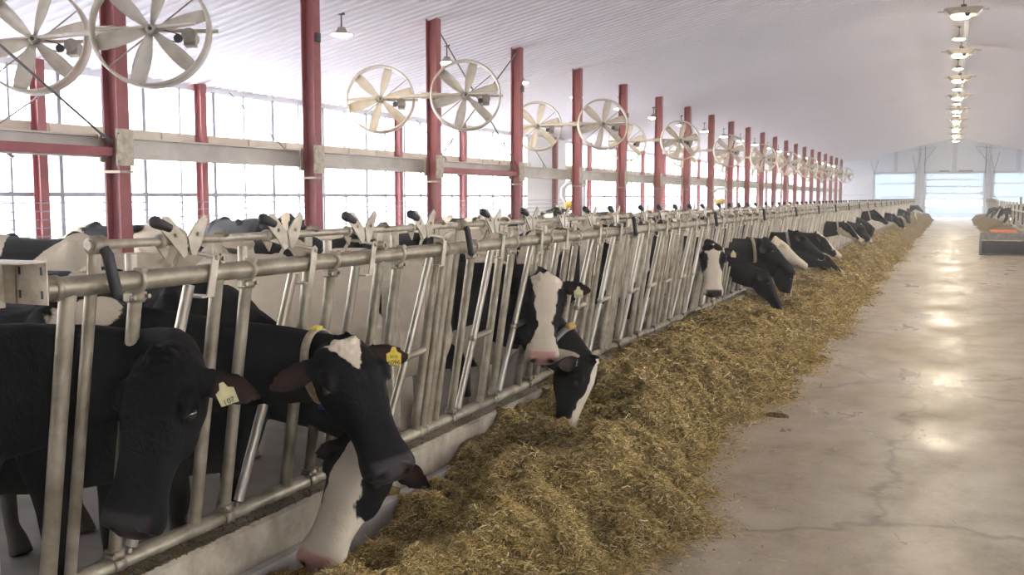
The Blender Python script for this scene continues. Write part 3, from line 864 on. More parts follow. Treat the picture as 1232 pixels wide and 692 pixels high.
def fields_noise(P, seed, lam):
    r = np.random.default_rng(seed); s = np.zeros(len(P))
    for i in range(7):
        k = r.normal(size=3); k /= np.linalg.norm(k); k *= 2 * PI / (lam * r.uniform(.6, 1.5))
        s += np.sin(P @ k + r.uniform(0, 6.28))
    return s / 7 ** .5
def head_f(style, h, seed=0):
    x, y, z = h[:, 0], h[:, 1], h[:, 2]; ay = np.abs(y)
    wob = .005 * np.sin(x * 31 + seed) + .004 * np.sin(x * 67 + y * 20 + seed * 2)
    yy = np.abs(y - .012 * math.sin(seed * 3.1))
    def blaze(w, zc=-.085):
        hw = np.interp(x, [-.05, .03, .12, .25, .38, .46, .54], w) + wob
        return np.minimum(hw - yy, z - zc)
    if style == 'black': return np.full(len(x), -.06)
    if style == 'triangle':
        t = np.clip((x + .012) / .135, 0, 1); hw = .062 * (1 - t) ** .8 + .003
        return np.minimum(np.minimum(hw - ay, x + .012 + .2 * ay), np.minimum(.125 - x, z + .07))
    if style == 'blaze':
        f = blaze([.05, .055, .055, .045, .055, .085, .10]); return np.maximum(f, x - .425 - .25 * np.maximum(0, -z - .1))
    if style == 'wide':
        f = blaze([.080, .082, .066, .042, .050, .10, .12], -.07); f = np.maximum(f, x - .43)
        return f
    if style == 'wide_low':        # broad blaze running to a fully white muzzle and chin
        f = blaze([.04, .05, .062, .070, .095, .12, .13], -.20); f = np.maximum(f, x - .33)
        return np.maximum(f, np.minimum(x - .16, -z - .19))
    if style == 'goggles':
        e = np.sqrt(((x - .165) / .115) ** 2 + ((ay - .10) / .050) ** 2)
        f = (e - 1) * .05
        e2 = np.sqrt(((x - .012) / .045) ** 2 + ((ay - .052) / .046) ** 2); f = np.minimum(f, (e2 - 1) * .05)
        return np.minimum(f, np.where((x < .33) & (z < -.15), -.02, .05))
    if style == 'stripe':
        f = blaze([.06, .066, .066, .060, .062, .085, .11], -.095); return np.maximum(f, np.minimum(x - .44, -z - .05 + .1 * 0 + .0 * x) )
    if style == 'stripe_low':
        f = blaze([.05, .055, .060, .045, .05, .08, .10], -.07); f = np.maximum(f, x - .45)
        return np.maximum(f, np.minimum(-z - .155 + .06 * (x - .1) + wob, x + .02))
    if style == 'patch':           # head-down cow: black mask, white bridge, white throat and lips
        f = blaze([.02, .03, .036, .050, .060, .08, .10], -.05); f = np.maximum(f, x - .40 + .4 * (z + .1))
        return np.maximum(f, np.minimum(.02 - x, -z - .10) + .03)
    if style == 'white': return np.full(len(x), .06)
    if style == 'snip': return np.minimum(x - .47, .06 - ay)
    return np.full(len(x), -.06)

def cow(label, origin, yaw, head=None, style='black', seed=1, thr=.2, lam=.8, voxel=.02, nose='dark', neck='b', tagk=None, tagn=None,
        collar=None, spots=(), group='dairy cows', size=1.0, lying=False, head_dir=None, legs=True, deep=0.0, dirt=.5, ear_droop=.15, inner_amt=.6):
    """origin: ground point (world x, y); yaw: facing; head: (poll point, muzzle direction, forehead normal) in world space"""
    M = Matrix.Translation((origin[0], origin[1], FZ)) @ Matrix.Rotation(yaw, 4, 'Z')
    Mi = M.inverted(); R3 = Mi.to_3x3()
    S = size; dz = -.58 if lying else 0
    if head is None:
        hd = head_dir or (1.45, 0, 1.45, .80, 0, -.60)
        P = Vector((hd[0], hd[1], hd[2] + dz)); D_ = Vector(hd[3:6]).normalized(); NN = Vector((.6, 0, .8))
        if abs(D_.dot(NN)) > .9: NN = Vector((0, 0, 1))
    else:
        P = Mi @ head[0]; D_ = (R3 @ head[1]).normalized(); NN = (R3 @ head[2])
    HX = D_; HZ = (NN - HX * NN.dot(HX)).normalized(); HY = HZ.cross(HX)
    KW = 1.18; HYs = HY * KW
    def hp(x, y, z): return P + HX * x + HYs * y + HZ * z
    mb = MB()
    # torso
    T = [(-.88, 1.30, 1.04, .09, .9), (-.84, 1.39, .92, .19, .9), (-.74, 1.43, .82, .255, .9), (-.58, 1.445, .76, .285, .85), (-.40, 1.44, .70, .30, .8),
         (-.18, 1.41, .62, .335, .7), (.08, 1.395, .585, .35, .65), (.30, 1.40, .60, .32, .6), (.48, 1.43, .63, .27, .6), (.62, 1.42, .66, .235, .6), (.74, 1.36, .70, .20, .6), (.83, 1.25, .78, .15, .6), (.87, 1.12, .88, .08, .7)]
    rings = []
    for x, zt, zb, w, lo in T:
        zb -= deep * (x > -.8) * (x < .8); c = Vector((x, 0, (zt + zb) / 2 + dz)); h = (zt - zb) / 2
        rings.append(superring(c, VY, VZ, w * (1.12 if lying else 1), h, h, lo, 2.3))
    loft(mb, rings)
    for s in (-1, 1):
        mb.ball((-.42, s * .235, 1.385 + dz), (.075, .05, .05)); mb.ball((-.80, s * .13, 1.30 + dz), (.07, .05, .06))
        mb.ball((.50, s * .17, 1.10 + dz), (.14, .09, .30)); mb.ball((-.60, s * .20, 1.02 + dz), (.20, .11, .30))
    if not lying:
        for s in (-1, 1):
            mb.tube([(.52, s * .18, 1.0), (.46, s * .18, .80), (.49, s * .18, .60), (.50, s * .17, .44), (.49, s * .17, .36), (.50, s * .17, .15), (.53, s * .17, .08), (.55, s * .17, .0)], [.13, .095, .062, .055, .040, .036, .045, .058], 12)
            mb.tube([(-.58, s * .19, 1.10), (-.48, s * .21, .86), (-.55, s * .20, .70), (-.72, s * .19, .56), (-.74, s * .19, .48), (-.70, s * .19, .30), (-.68, s * .19, .14), (-.64, s * .19, .08), (-.61, s * .19, .0)], [.19, .155, .10, .062, .055, .040, .038, .046, .058], 12)
        mb.ball((-.40, 0, .70), (.24, .18, .17))
    else:
        for s in (-1, 1):
            mb.ball((-.35, s * .36, .18), (.34, .13, .16)); mb.ball((.55, s * .24, .14), (.20, .10, .11))
        mb.tube([(.62, .24, .10), (.85, .20, .06), (.60, .14, .05)], [.07, .05, .05], 10)
    mb.tube([(-.80, 0, 1.38 + dz), (-.90, 0, 1.33 + dz), (-.95, 0, 1.15 + dz), (-.96, .02, .85 + dz * .7), (-.95, .03, .62 + dz)], [.05, .04, .026, .022, .024], 8)
    mb.tube([(-.95, .03, .66 + dz), (-.95, .03, .50 + dz * .75), (-.94, .03, .38 + dz * .6)], [.026, .045, .015], 8)
    # neck
    p0_ = Vector((.42, 0, 1.13 + dz)); p3 = hp(.045, 0, -.115)
    # throat side follows the head: run into the head from behind
    back = (-HX * .55 - HZ * .75)
    dist = (p3 - p0_).length
    p1 = p0_ + Vector((.5, 0, .04)) * (dist * .45)
    p2 = p3 + back.normalized() * (dist * .30)
    ns = 16; rings = []; neck_pts = []
    for i in range(ns + 1):
        t = i / ns
        c = p0_ * (1 - t) ** 3 + p1 * 3 * t * (1 - t) ** 2 + p2 * 3 * t * t * (1 - t) + p3 * t ** 3
        tg = ((p1 - p0_) * 3 * (1 - t) ** 2 + (p2 - p1) * 6 * t * (1 - t) + (p3 - p2) * 3 * t * t).normalized()
        u = (VZ * (1 - t) + (HZ * .7 - HX * .7).normalized() * t)
        sd = (VY * (1 - t) + HY * t); sd = (sd - tg * sd.dot(tg)).normalized()
        up = tg.cross(sd) * -1
        if up.dot(u) < 0: up = -up
        w = interp([0, .25, .6, 1], [.19, .145, .105, .085], t); hh = interp([0, .25, .6, 1], [.34, .25, .175, .125], t)
        neck_pts.append((c, tg, sd, up, w, hh))
        rings.append(superring(c, sd, up, w, hh, hh * 1.05, .6, 2.2))
    loft(mb, rings)
    # head
    rings = [superring(hp(x, 0, (zt + zb) / 2), HYs, HZ, w, (zt - zb) / 2, (zt - zb) / 2, lo, 2.7) for x, zt, zb, w, lo in HEADK]
    loft(mb, rings)
    fine = voxel < .016
    Hm = Matrix(((HX.x, HYs.x, HZ.x, P.x), (HX.y, HYs.y, HZ.y, P.y), (HX.z, HYs.z, HZ.z, P.z), (0, 0, 0, 1)))
    mb.ball((-.005, 0, -.01), (.045, .055, .028), mat=Hm)                 # poll
    for s in (-1, 1):
        mb.ball((.125, s * .103, -.038), (.055, .028, .036), mat=Hm)      # brow and eyelids
        mb.ball((.21, s * .078, -.13), (.085, .022, .060), mat=Hm)        # cheek
        mb.ball((.510, s * .052, -.082), (.034, .036, .030), mat=Hm)      # nostril wings
        # ear: a cupped leaf
        L_ = .195; er = []
        for t, w_, th in ((0, .030, .026), (.12, .036, .022), (.3, .052, .016), (.5, .060, .013), (.72, .054, .012), (.9, .032, .011), (1.0, .010, .009)):
            cx = .030 + .05 * t * ear_droop / .15 * .6; cy = s * (.072 + L_ * t * .985); cz = -.080 - .02 * t - .12 * ear_droop * t
            c = Vector((cx, cy, cz)); ring = []
            th = max(th, voxel * .75)
            for k in range(16):
                a_ = 2 * PI * k / 16
                xx = w_ * math.cos(a_); q = math.sin(a_)
                zz = th * q - .030 * min(1, t * 3) * (1 - (math.cos(a_)) ** 2) * (1 if True else 0)
                ring.append(Hm @ Vector((c.x + xx, c.y, c.z + zz + .012)))
            er.append(ring)
        loft(mb, er)
    bm_me = mb.mesh('tmp')
    import bmesh
    bm = bmesh.new(); bm.from_mesh(bm_me); bmesh.ops.recalc_face_normals(bm, faces=bm.faces); bm.to_mesh(bm_me); bm.free()
    tmp = bpy.data.objects.new('tmp', bm_me); COL.objects.link(tmp)
    rm = tmp.modifiers.new('r', 'REMESH'); rm.mode = 'VOXEL'; rm.voxel_size = voxel; rm.use_smooth_shade = True
    sm = tmp.modifiers.new('s', 'SMOOTH'); sm.factor = .5; sm.iterations = 7 if fine else 2
    dg = bpy.context.evaluated_depsgraph_get(); dg.update()
    me = bpy.data.meshes.new_from_object(tmp.evaluated_get(dg))
    bpy.data.objects.remove(tmp); bpy.data.meshes.remove(bm_me)
    nv = len(me.vertices); V = np.empty(nv * 3, dtype=np.float32); me.vertices.foreach_get('co', V); V = V.reshape(-1, 3).astype(float)
    nrm = np.empty(nv * 3, dtype=np.float32); me.vertices.foreach_get('normal', nrm); nrm = nrm.reshape(-1, 3)
    B = np.array([list(HX), list(HY / KW), list(HZ)]); h = (V - np.array(P)) @ B.T
    hn = nrm @ B.T
    x, y, z = h[:, 0], h[:, 1], h[:, 2]; ay = np.abs(y)
    inhead = (x > -.07) & (x < .6) & (ay < .32) & (z > -.27) & (z < .1)
    ear = inhead & (ay > .115) & (x < .135) & (x > -.06) & ((ay > .135) | (z < -.055))
    dark = np.zeros(nv); nosem = np.zeros(nv); inner = np.zeros(nv)
    # nostrils, mouth line, lips
    push = np.zeros(nv)
    dn = np.sqrt(((x - .535) / .024) ** 2 + ((ay - .050 + .3 * (z + .09)) / .018) ** 2 + ((z + .092) / .022) ** 2)
    g = np.exp(-dn ** 2 * .8) * inhead; push -= g * (.024 if fine else 0); dark = np.maximum(dark, np.clip(g * 2.2 - .3, 0, 1))
    mz = -.142 - .05 * np.clip((.54 - x) / .15, 0, 1) ** 1.5 * .25
    gm = np.exp(-((z - mz) / .008) ** 2) * np.clip((x - .385) / .03, 0, 1) * inhead; push -= gm * (.011 if fine else 0); dark = np.maximum(dark, gm * .8)
    ge = np.exp(-(((x - .150) / .030) ** 2 + ((z + .052) / .020) ** 2)) * (ay > .07) * inhead * ~ear; push -= ge * (.010 if fine else 0.0)
    nosem = np.clip((x - .480 + .25 * np.maximum(0, ay - .045)) / .012, 0, 1) * np.clip((z + .128) / .008, 0, 1) * np.clip((.078 - ay) / .01, 0, 1) * inhead
    nosem = np.maximum(nosem, np.clip((x - .53) / .01, 0, 1) * .7 * inhead)
    NPt0 = np.array([list(a[0]) for a in neck_pts]); DN = np.sqrt(((V[:, None, :] - NPt0[None]) ** 2).sum(-1)).min(1)
    inner = np.where(ear & (hn[:, 2] > .35) & (ay > .135) & (ay < .27) & (z > -.16) & (z < -.06) & (x > -.02) & (hn[:, 2] > .55 * 0) & (DN > .155), np.clip((hn[:, 2] - .35) * 2, 0, 1) * inner_amt * np.clip(1 - ((x - .05) / .05) ** 2, 0, 1), 0)
    if fine:
        k_ = np.exp(-((x + .01) / .05) ** 2) * np.exp(-(y / .075) ** 2) * (z > -.09)
        ptf = fields_noise(h, 5, .035) * .006 + fields_noise(h, 8, .018) * .004
        push += ptf * k_
        push += fields_noise(V, 3, .25) * .004 * (~inhead)
    V = V + nrm * push[:, None]
    me.vertices.foreach_set('co', V.astype(np.float32).ravel())
    # coat
    f = (fields_noise(V * np.array([1, 1, .8]), seed, lam) - thr) * lam * .16
    zb = V[:, 2] - dz
    if not lying and legs: f = np.maximum(f, np.clip(.46 - V[:, 2], -1, .1))
    if not legs: f = np.minimum(f, V[:, 2] - .95)
    # distance along the neck, to carry the neck colour
    NPt = np.array([list(a[0]) for a in neck_pts[5:]])
    dneck0 = 0; dneck = np.sqrt(((V[:, None, ::1][:, 0, :][:, None, :] - NPt[None]) ** 2).sum(-1)).min(1)
    wn = np.clip((.30 - dneck) / .10, 0, 1) * np.clip((V[:, 0] - .35) / .25, 0, 1)
    if neck == 'b': f = f * (1 - wn) - .08 * wn
    elif neck == 'w': f = f * (1 - wn) + .08 * wn
    fh = head_f(style, h, seed)
    hw = inhead * np.clip((x + .05) / .03, 0, 1) if neck != 'w' else inhead * 1.0
    f = f * (1 - hw) + fh * hw
    if style != 'white': f = np.where(ear, -.05, f)
    else: f = np.where(ear, .05, f)
    for (wp, r_, sg) in spots:
        lp = np.array(Mi @ Vector(wp)); d = r_ - np.sqrt(((V - lp) ** 2).sum(1))
        d = d + .15 * r_ * fields_noise(V, 77, r_ * 1.2)
        f = np.maximum(f, d) if sg > 0 else np.minimum(f, -d)
    dirtv = np.clip((.75 - (V[:, 2])) / .5, 0, 1) * dirt * (V[:, 0] < .7)
    for nm, arr in (('coat', f), ('nose', nosem), ('dark', dark), ('inner', inner), ('dirt', dirtv)):
        a = me.attributes.new(nm, 'FLOAT', 'POINT'); a.data.foreach_set('value', arr.astype(np.float32))
    me.materials.clear(); me.materials.append(COAT_PINK if nose == 'pink' else COAT_DARK)
    me.name = 'cow'
    o = bpy.data.objects.new('cow', me); COL.objects.link(o)
    o.matrix_world = Matrix.Translation((origin[0], origin[1], FZ)) @ Matrix.Rotation(yaw, 4, 'Z') @ Matrix.Diagonal((S, S, S, 1))
    o.location = (origin[0], origin[1], FZ); o.rotation_euler = (0, 0, yaw); o.scale = (S, S, S)
    tag(o, label, 'cow', group)
    # eyes
    if voxel < .03 and not (style == 'white' and not fine):
        for s in (-1, 1):
            m = MB(); m.ball((.152, s * (.110 if fine else .112), -.045), tuple(q * (1 if fine else .62) for q in (.025, .019, .021)), 14, 10, Hm); m.build('eye', MAT['eye'], o)
    # ear tag(s)
    if tagk is not None:
        s, mt, num = tagk[:3]; ang = tagk[3] if len(tagk) > 3 else 0
        m = MB()
        poly = [(-.028, -.030), (.028, -.034), (.030, .014), (.014, .022), (.007, .042), (-.007, .042), (-.014, .022), (-.030, .014)]
        # the tag dangles from the front of the ear, roughly upright, turned to the light side of the alley
        ep = Hm @ Vector((.060, s * .185, -.070))
        fz = (R3 @ (-CF + Vector((.15, 0, 0)))).normalized(); uz = R3 @ WZ0; uz = (uz - fz * uz.dot(fz)).normalized(); rz_ = uz.cross(fz)
        u2 = uz * math.cos(R(ang)) + rz_ * math.sin(R(ang)); r2_ = u2.cross(fz)
        TT = Matrix(((r2_.x, u2.x, fz.x, 0), (r2_.y, u2.y, fz.y, 0), (r2_.z, u2.z, fz.z, 0), (0, 0, 0, 1)))
        TT = Matrix.Translation(ep + fz * .028 - u2 * .012) @ TT
        m.prism(poly, .0, .003, TT)
        tg_ = m.build('ear_tag', MAT[mt], o, 'yellow ear tag' if mt == 'yellow' else 'pale yellow ear tag')
        if num:
            for li, line in enumerate(num):
                cu = bpy.data.curves.new('txt', 'FONT'); cu.body = line; cu.size = .025 if li == len(num) - 1 else .015; cu.align_x = 'CENTER'; cu.extrude = .0004
                to = bpy.data.objects.new('txt', cu); COL.objects.link(to)
                dg = bpy.context.evaluated_depsgraph_get(); dg.update()
                tm = bpy.data.meshes.new_from_object(to.evaluated_get(dg)); bpy.data.objects.remove(to)
                yo = -.029 if li == len(num) - 1 else -.003
                tm.transform(TT @ Matrix.Translation((0, yo, .0036)))
                tm.materials.clear(); tm.materials.append(MAT['tag_ink'])
                t_o = bpy.data.objects.new('tag_number', tm); COL.objects.link(t_o); t_o.parent = tg_
    if collar:
        mt, ti, extra = collar
        i = ti; m = MB(); vs = []; fs = []; n = 32
        c, tg, sd, up, w, hh = neck_pts[i]
        for dx_, g_ in ((-.019, .006), (-.019, .012), (.019, .012), (.019, .006)):
            ring = superring(c + tg * dx_, sd, up, w + g_, hh + g_, hh * 1.05 + g_, .64, 2.2, n)
            vs += ring
        for r_ in range(4):
            for k in range(n):
                k2 = (k + 1) % n; q = (r_ + 1) % 4
                fs.append((r_ * n + k, r_ * n + k2, q * n + k2, q * n + k))
        m.add(vs, fs, True)
        co = m.build('collar', MAT[mt], o, 'tan neck strap' if mt == 'strap' else 'grey neck strap')
        if extra:
            for (nm, ang, mt2, size_, lab) in extra:
                rg = superring(c, sd, up, w + .016, hh + .016, hh * 1.05 + .016, .64, 2.2, 64)
                pt = rg[int(ang * 64) % 64]; nx = rg[(int(ang * 64) + 1) % 64]
                a1 = (nx - pt).normalized(); a3 = (pt - c).normalized(); a2 = a3.cross(a1)
                Mx = Matrix(((a1.x, a2.x, a3.x, pt.x), (a1.y, a2.y, a3.y, pt.y), (a1.z, a2.z, a3.z, pt.z), (0, 0, 0, 1)))
                q = MB(); sx, sy, sz = size_; q.box(-sx, sx, -sy, sy, -sz, sz, Mx, bev=min(size_) * .5)
                q.build(nm, MAT[mt2], co, lab)
    return o
HAZE = .005
# heads at the fence.  A head is given by its poll, where it points and which way the forehead faces
DOWN = Vector((0, 0, -1))
def gap_y(y): return y
QUEUE = []
def fence_cow(px, py, L, d, n, label, off=0.0, yaw=None, xo=-3.62, **kw):
    P = at_px(px, py, L)
    QUEUE.append(dict(P=P, d=d, n=n, label=label, y=P.y + off, want=P.y + off, xo=xo, kw=kw))
def release_queue():
    """stand the bodies side by side behind the fence, each as near its own head as room allows"""
    q = sorted(QUEUE, key=lambda c: c['y'])
    for it in range(400):
        for a, b in zip(q, q[1:]):
            g = .80 - (b['y'] - a['y'])
            if g > 0: a['y'] -= g / 2; b['y'] += g / 2
        for c in q: c['y'] += (c['want'] - c['y']) * .01
    for c in QUEUE:
        yaw = math.atan2((c['P'].y - c['y']) * .55, 1.4)
        cow(c['label'], (c['xo'] - .05, c['y']), yaw, head=(c['P'], c['d'], c['n']), **c['kw'])
WX = Vector((1, 0, 0)); WY = Vector((0, 1, 0)); WZ = Vector((0, 0, 1))
# 1: near black cow, face to the camera, nose down
fence_cow(192, 432, 2.30, vec(-.16, -.91, .30), vec(-.20, .25, .93), 'all-black cow nearest the camera at the left, face lowered and turned to the camera',
          off=-.25, yaw=R(4), voxel=.009, style='black', seed=4, thr=.9, neck='b', nose='dark', tagk=(1, 'pale_tag', ['107'], -22), xo=-3.60, dirt=.1, legs=False, deep=.22, size=1.0,
          spots=[])
# 2: black cow with the white triangle
c2 = fence_cow(415, 413, 2.14, vec(.43, -.76, .36), vec(.46, .44, .74), 'black cow with a small white triangle on its forehead and a yellow ear tag',
          off=-.45, yaw=R(6), voxel=.009, style='triangle', seed=9, thr=.6, neck='b', nose='dark', tagk=(1, 'yellow', ['SEYE', '6096']),
          collar=('strap', 14, [('collar_tag', .78, 'blue', (.030, .018, .008), 'blue plastic tag'), ('collar_clip', .25, 'yellow', (.02, .02, .006), 'yellow clip')]), xo=-3.62, dirt=.2, legs=False,
          spots=[(at_px(275, 372, 3.35), .30, 1)])
# 3: eating below cow 2
fence_cow(436, 527, 2.18, vec(-.38, -.82, .38), vec(-.45, .3, .80), 'white-blazed pink-nosed cow eating beneath the head of its black neighbour',
          off=.10, yaw=R(-2), voxel=.010, style='wide_low', seed=21, thr=.4, neck='b', nose='pink', xo=-3.60, legs=False, deep=.12, ear_droop=.25)
# 4: white-faced cow looking out
fence_cow(655, 334, 2.40, vec(-.04, -.92, .36), vec(-.02, .36, .93), 'cow with a broad white blaze and pink nose staring at the camera between the bars',
          off=-.15, yaw=R(3), voxel=.010, style='wide', seed=33, thr=-1.1, lam=.55, neck='b', nose='pink', tagk=(1, 'pale_tag', ['073']), xo=-3.70, ear_droop=.05)
# 5: head down in the feed
fence_cow(716, 436, 2.06, vec(-.22, -.96, .05), vec(.90, .05, .40), 'cow with a black eye patch eating with nose in the feed, wearing a grey strap',
          off=-.15, yaw=R(4), voxel=.010, style='patch', seed=5, thr=.1, neck='b', nose='pink', xo=-3.45,
          collar=('strap_grey', 13, [('collar_tag', .70, 'blue', (.02, .02, .012), 'blue buckle'), ('transponder', .30, 'amber', (.035, .024, .016), 'amber box')]),
          spots=[(at_px(686, 408, 2.30), .06, 1)])
# 6
fence_cow(858, 296, 2.38, vec(-.02, -.95, .28), vec(-.04, .28, .95), 'small white-faced cow with black eye patches looking at the camera from between bars',
          off=0, yaw=R(0), voxel=.013, style='goggles', seed=41, thr=.3, neck='b', nose='dark', xo=-3.75, tagk=(1, 'pale_tag', None), ear_droop=.1)
DR = vec(.80, -.58, .12); NR = vec(.55, .80, .15)
# 7..: heads reaching into the alley
fence_cow(922, 288, 2.12, vec(.74, -.66, .16), vec(.62, .66, .35), 'black cow in profile with a tan neck strap, right beside the white-faced cow', off=.0,
          voxel=.013, style='black', seed=51, thr=.1, neck='b', xo=-3.40, collar=('strap', 14, None))
fence_cow(934, 286, 2.10, DR, vec(.55, .82, .1), 'cream-faced cow with a dark nose behind the strapped black profile cow', off=0,
          voxel=.0165, style='white', seed=52, thr=.0, neck='b', xo=-3.42, nose='pink')
fence_cow(922, 326, 2.15, vec(.46, -.86, .15), vec(.80, .45, .30), 'black cow eating head down just left of the feed hollow', off=.05,
          voxel=.014, style='black', seed=53, thr=.2, neck='b', xo=-3.45)
fence_cow(952, 322, 2.00, vec(.10, -.98, .0), vec(.96, .15, .1), 'cow with white muzzle stripe eating behind the head-down black cow', off=.0,
          voxel=.015, style='blaze', seed=54, thr=.2, neck='b', xo=-3.35, nose='pink')
fence_cow(960, 279, 2.10, DR, NR, 'black cow with a grey neck strap, muzzle rimmed white, in mid alley', off=.0,
          voxel=.015, style='snip', seed=55, thr=.1, neck='b', xo=-3.40, collar=('strap_grey', 14, None), tagk=(1, 'yellow', None))
fence_cow(984, 280, 2.02, vec(.80, -.62, .05), NR, 'black cow with a white stripe down to the nose reaching past its neighbour', off=0,
          voxel=.016, style='stripe', seed=56, thr=.1, neck='b', xo=-3.35, nose='pink')
fence_cow(990, 304, 2.10, vec(.80, -.60, .0), vec(.6, .8, .1), 'black cow with white bridge eating low before the strapped cow', off=.0,
          voxel=.016, style='stripe', seed=57, thr=.1, neck='b', xo=-3.40)
fence_cow(1017, 267, 2.10, vec(.74, -.66, .1), NR, 'cow with white jaw and stripe and a tan strap, beyond the mid-alley group', off=0,
          voxel=.016, style='stripe_low', seed=58, thr=.1, neck='b', xo=-3.40, collar=('strap', 14, None), nose='pink')
fence_cow(1036, 270, 2.15, vec(.62, -.78, .1), vec(.78, .6, .1), 'dark-headed cow eating behind the white-jawed strapped cow', off=0, voxel=.018, style='stripe', seed=59, thr=.3, xo=-3.42)
fence_cow(1052, 276, 2.02, vec(-.30, -.95, .1), vec(.85, -.2, .4), 'black cow with muzzle deep in the feed near the far group', off=0, voxel=.018, style='black', seed=60, thr=.3, xo=-3.38)
fence_cow(1052, 253, 2.14, vec(.80, -.58, .1), NR, 'far black cow in profile with pale strap, head above the rail', off=0, voxel=.018, style='black', seed=61, thr=.2, xo=-3.42, collar=('strap', 14, None))
fence_cow(1076, 258, 2.15, vec(.62, -.78, .1), vec(.78, .6, .1), 'far cow with black neck leaning down, left of the striped one', off=0, voxel=.02, style='black', seed=62, thr=.2, xo=-3.42)
fence_cow(1084, 262, 2.00, vec(.45, -.88, .1), vec(.88, .42, .1), 'far cow with a thin white face stripe above the feed edge', off=0, voxel=.02, style='blaze', seed=63, thr=.2, xo=-3.40)
fence_cow(1090, 255, 2.14, vec(.40, -.90, .1), vec(.90, .40, .1), 'far dark cow, head down, fourth from the end of the row', off=0, voxel=.02, style='black', seed=64, thr=.2, xo=-3.42)
fence_cow(1094, 256, 2.0, vec(.20, -.98, .1), vec(.95, .2, .1), 'far grey-black cow eating, third from the end of the row', off=0, voxel=.02, style='black', seed=65, thr=.3, xo=-3.42)
fence_cow(1100, 254, 2.10, vec(.40, -.90, .1), vec(.90, .40, .1), 'far white-faced cow eating, second from the end of the row', off=0, voxel=.02, style='white', seed=66, thr=-.3, xo=-3.42)
fence_cow(1104, 247, 2.05, vec(.75, -.66, .1), NR, 'last cow of the left row, dark head raised against the far door', off=0, voxel=.02, style='black', seed=67, thr=.2, xo=-3.42)
# cows on the right side of the alley
release_queue()
DLf = Vector((-.45, -.1, -.88)); NLf = Vector((-.88, -.2, .45))
for px, py, L, st, lab in ((1190, 251, -2.10, 'black', 'distant black cow on the right, leftmost under the grey far panel'),
                           (1196, 251, -2.15, 'black', 'distant black cow on the right, second from the left under the far panel'),
                           (1203, 252, -2.10, 'blaze', 'distant black cow on the right with a white nose, before the far panel'),
                           (1212, 256, -2.55, 'black', 'dark cow standing behind the first pale posts on the right'),
                           (1222, 258, -2.65, 'blaze', 'black and white cow behind the right-hand posts at the picture edge')):
    P = at_px(px, py, L)
    cow(lab, (3.60 if L > -2.5 else 3.95, P.y), PI, head=(P, DLf, NLf), style=st, seed=int(px), thr=.2, voxel=.022)

# cows standing and lying behind the fence: (pixel of mid back, distance inward, facing, ...)
def back_cow(px, L, yaw, label, seed, thr, lying=False, size=1.0, style='blaze', neck=None, lam=.8, voxel=.02, hd=None, spots=(), nose='dark'):
    y = L_at_px(px, L)
    hd = hd or (1.30, .18, 1.10, .45, .1, -.90)
    return cow(label, (-L, y), R(yaw), style=style, seed=seed, thr=thr, voxel=voxel, neck=neck or 'n', lying=lying, size=size, lam=lam, head_dir=hd, group='cows behind the fence', spots=spots, nose=nose)
back_cow(585, 5.2, 88, 'cream cow with a few black spots standing along the fence, left of the staring cow', 101, -1.6, lam=.5, style='white', voxel=.016, neck='w', hd=(1.2, .35, .95, .4, .3, -.9))
back_cow(455, 5.3, 262, 'black-sided cow standing behind the bars right of the yellow-tagged cow', 112, .5, lam=1.0)
back_cow(215, 5.1, 95, 'cream-backed cow standing behind the nearest black cow', 103, -.6, lam=1.1, style='white', spots=[(Vector((-5.1, L_at_px(215, 5.1), .15)), .95, -1)])
back_cow(38, 7.4, 10, 'black and cream cow at the far left, hips towards the stalls', 104, -.1, lam=1.4, size=1.04, hd=(1.3, -.2, 1.0, .45, -.3, -.9))
back_cow(146, 9.8, 185, 'cow with a black saddle patch behind the release handle, left of the nearest red column', 105, .0, lam=.9, size=1.03)
back_cow(318, 6.1, 80, 'cream cow with dark flank behind the second headlock', 106, -.3, lam=1.0)
back_cow(400, 7.0, 185, 'pale cow back between the second red column and the fence', 107, -.7, lam=1.2)
back_cow(500, 6.4, 10, 'cream-white cow behind the third headlock panel gap', 108, -.9, lam=1.0)
back_cow(560, 9.0, 170, 'grey and white cow lying before the window between third and fourth columns', 109, .1, lam=.8, size=1.0)
back_cow(285, 11.2, 160, 'dark grey cow standing near the window left of the second red column', 110, .9, size=1.02, lam=1.2)
back_cow(355, 10.6, -60, 'black cow with white blaze looking towards the camera beside the second red column', 111, .7, style='blaze', size=1.0, hd=(1.25, 0, 1.55, .75, 0, -.65))
back_cow(665, 9.6, -62, 'black cow with white forehead beside the nearer yellow brush', 120, .6, style='blaze', hd=(1.2, 0, 1.6, .7, 0, -.7))
back_cow(715, 9.4, 190, 'grey and white cow right of the nearer yellow brush', 121, .1)
back_cow(640, 6.6, 95, 'cream cow standing behind the fence above the staring cow', 122, -.5, lam=1.0)
back_cow(742, 6.9, 20, 'black and white cow behind the third fence joint', 123, .1)
back_cow(800, 8.6, 175, 'pale cow by the window in the middle distance', 124, -.6)
back_cow(705, 5.3, 90, 'spotted cow standing along the fence right of the eating pair', 126, -.4, lam=.55)
back_cow(790, 5.3, 92, 'dark cow standing along the bars left of the small white-faced cow', 127, .5)
back_cow(600, 10.9, 185, 'whitish cow lying far back by the window right of the third column', 128, -.4, lying=False, size=.98)
back_cow(905, 8.0, 10, 'black-backed cow beyond the farther yellow brush', 129, .5, voxel=.024)
back_cow(955, 8.4, 190, 'cream-backed cow in the far stalls', 130, -.5, voxel=.024)
back_cow(1022, 6.6, 20, 'last dark-backed cow above the fence before the far wall', 131, .3, voxel=.024)
back_cow(850, 5.5, 92, 'piebald cow hidden behind the fence near the strapped profile cow', 132, .1, voxel=.024)

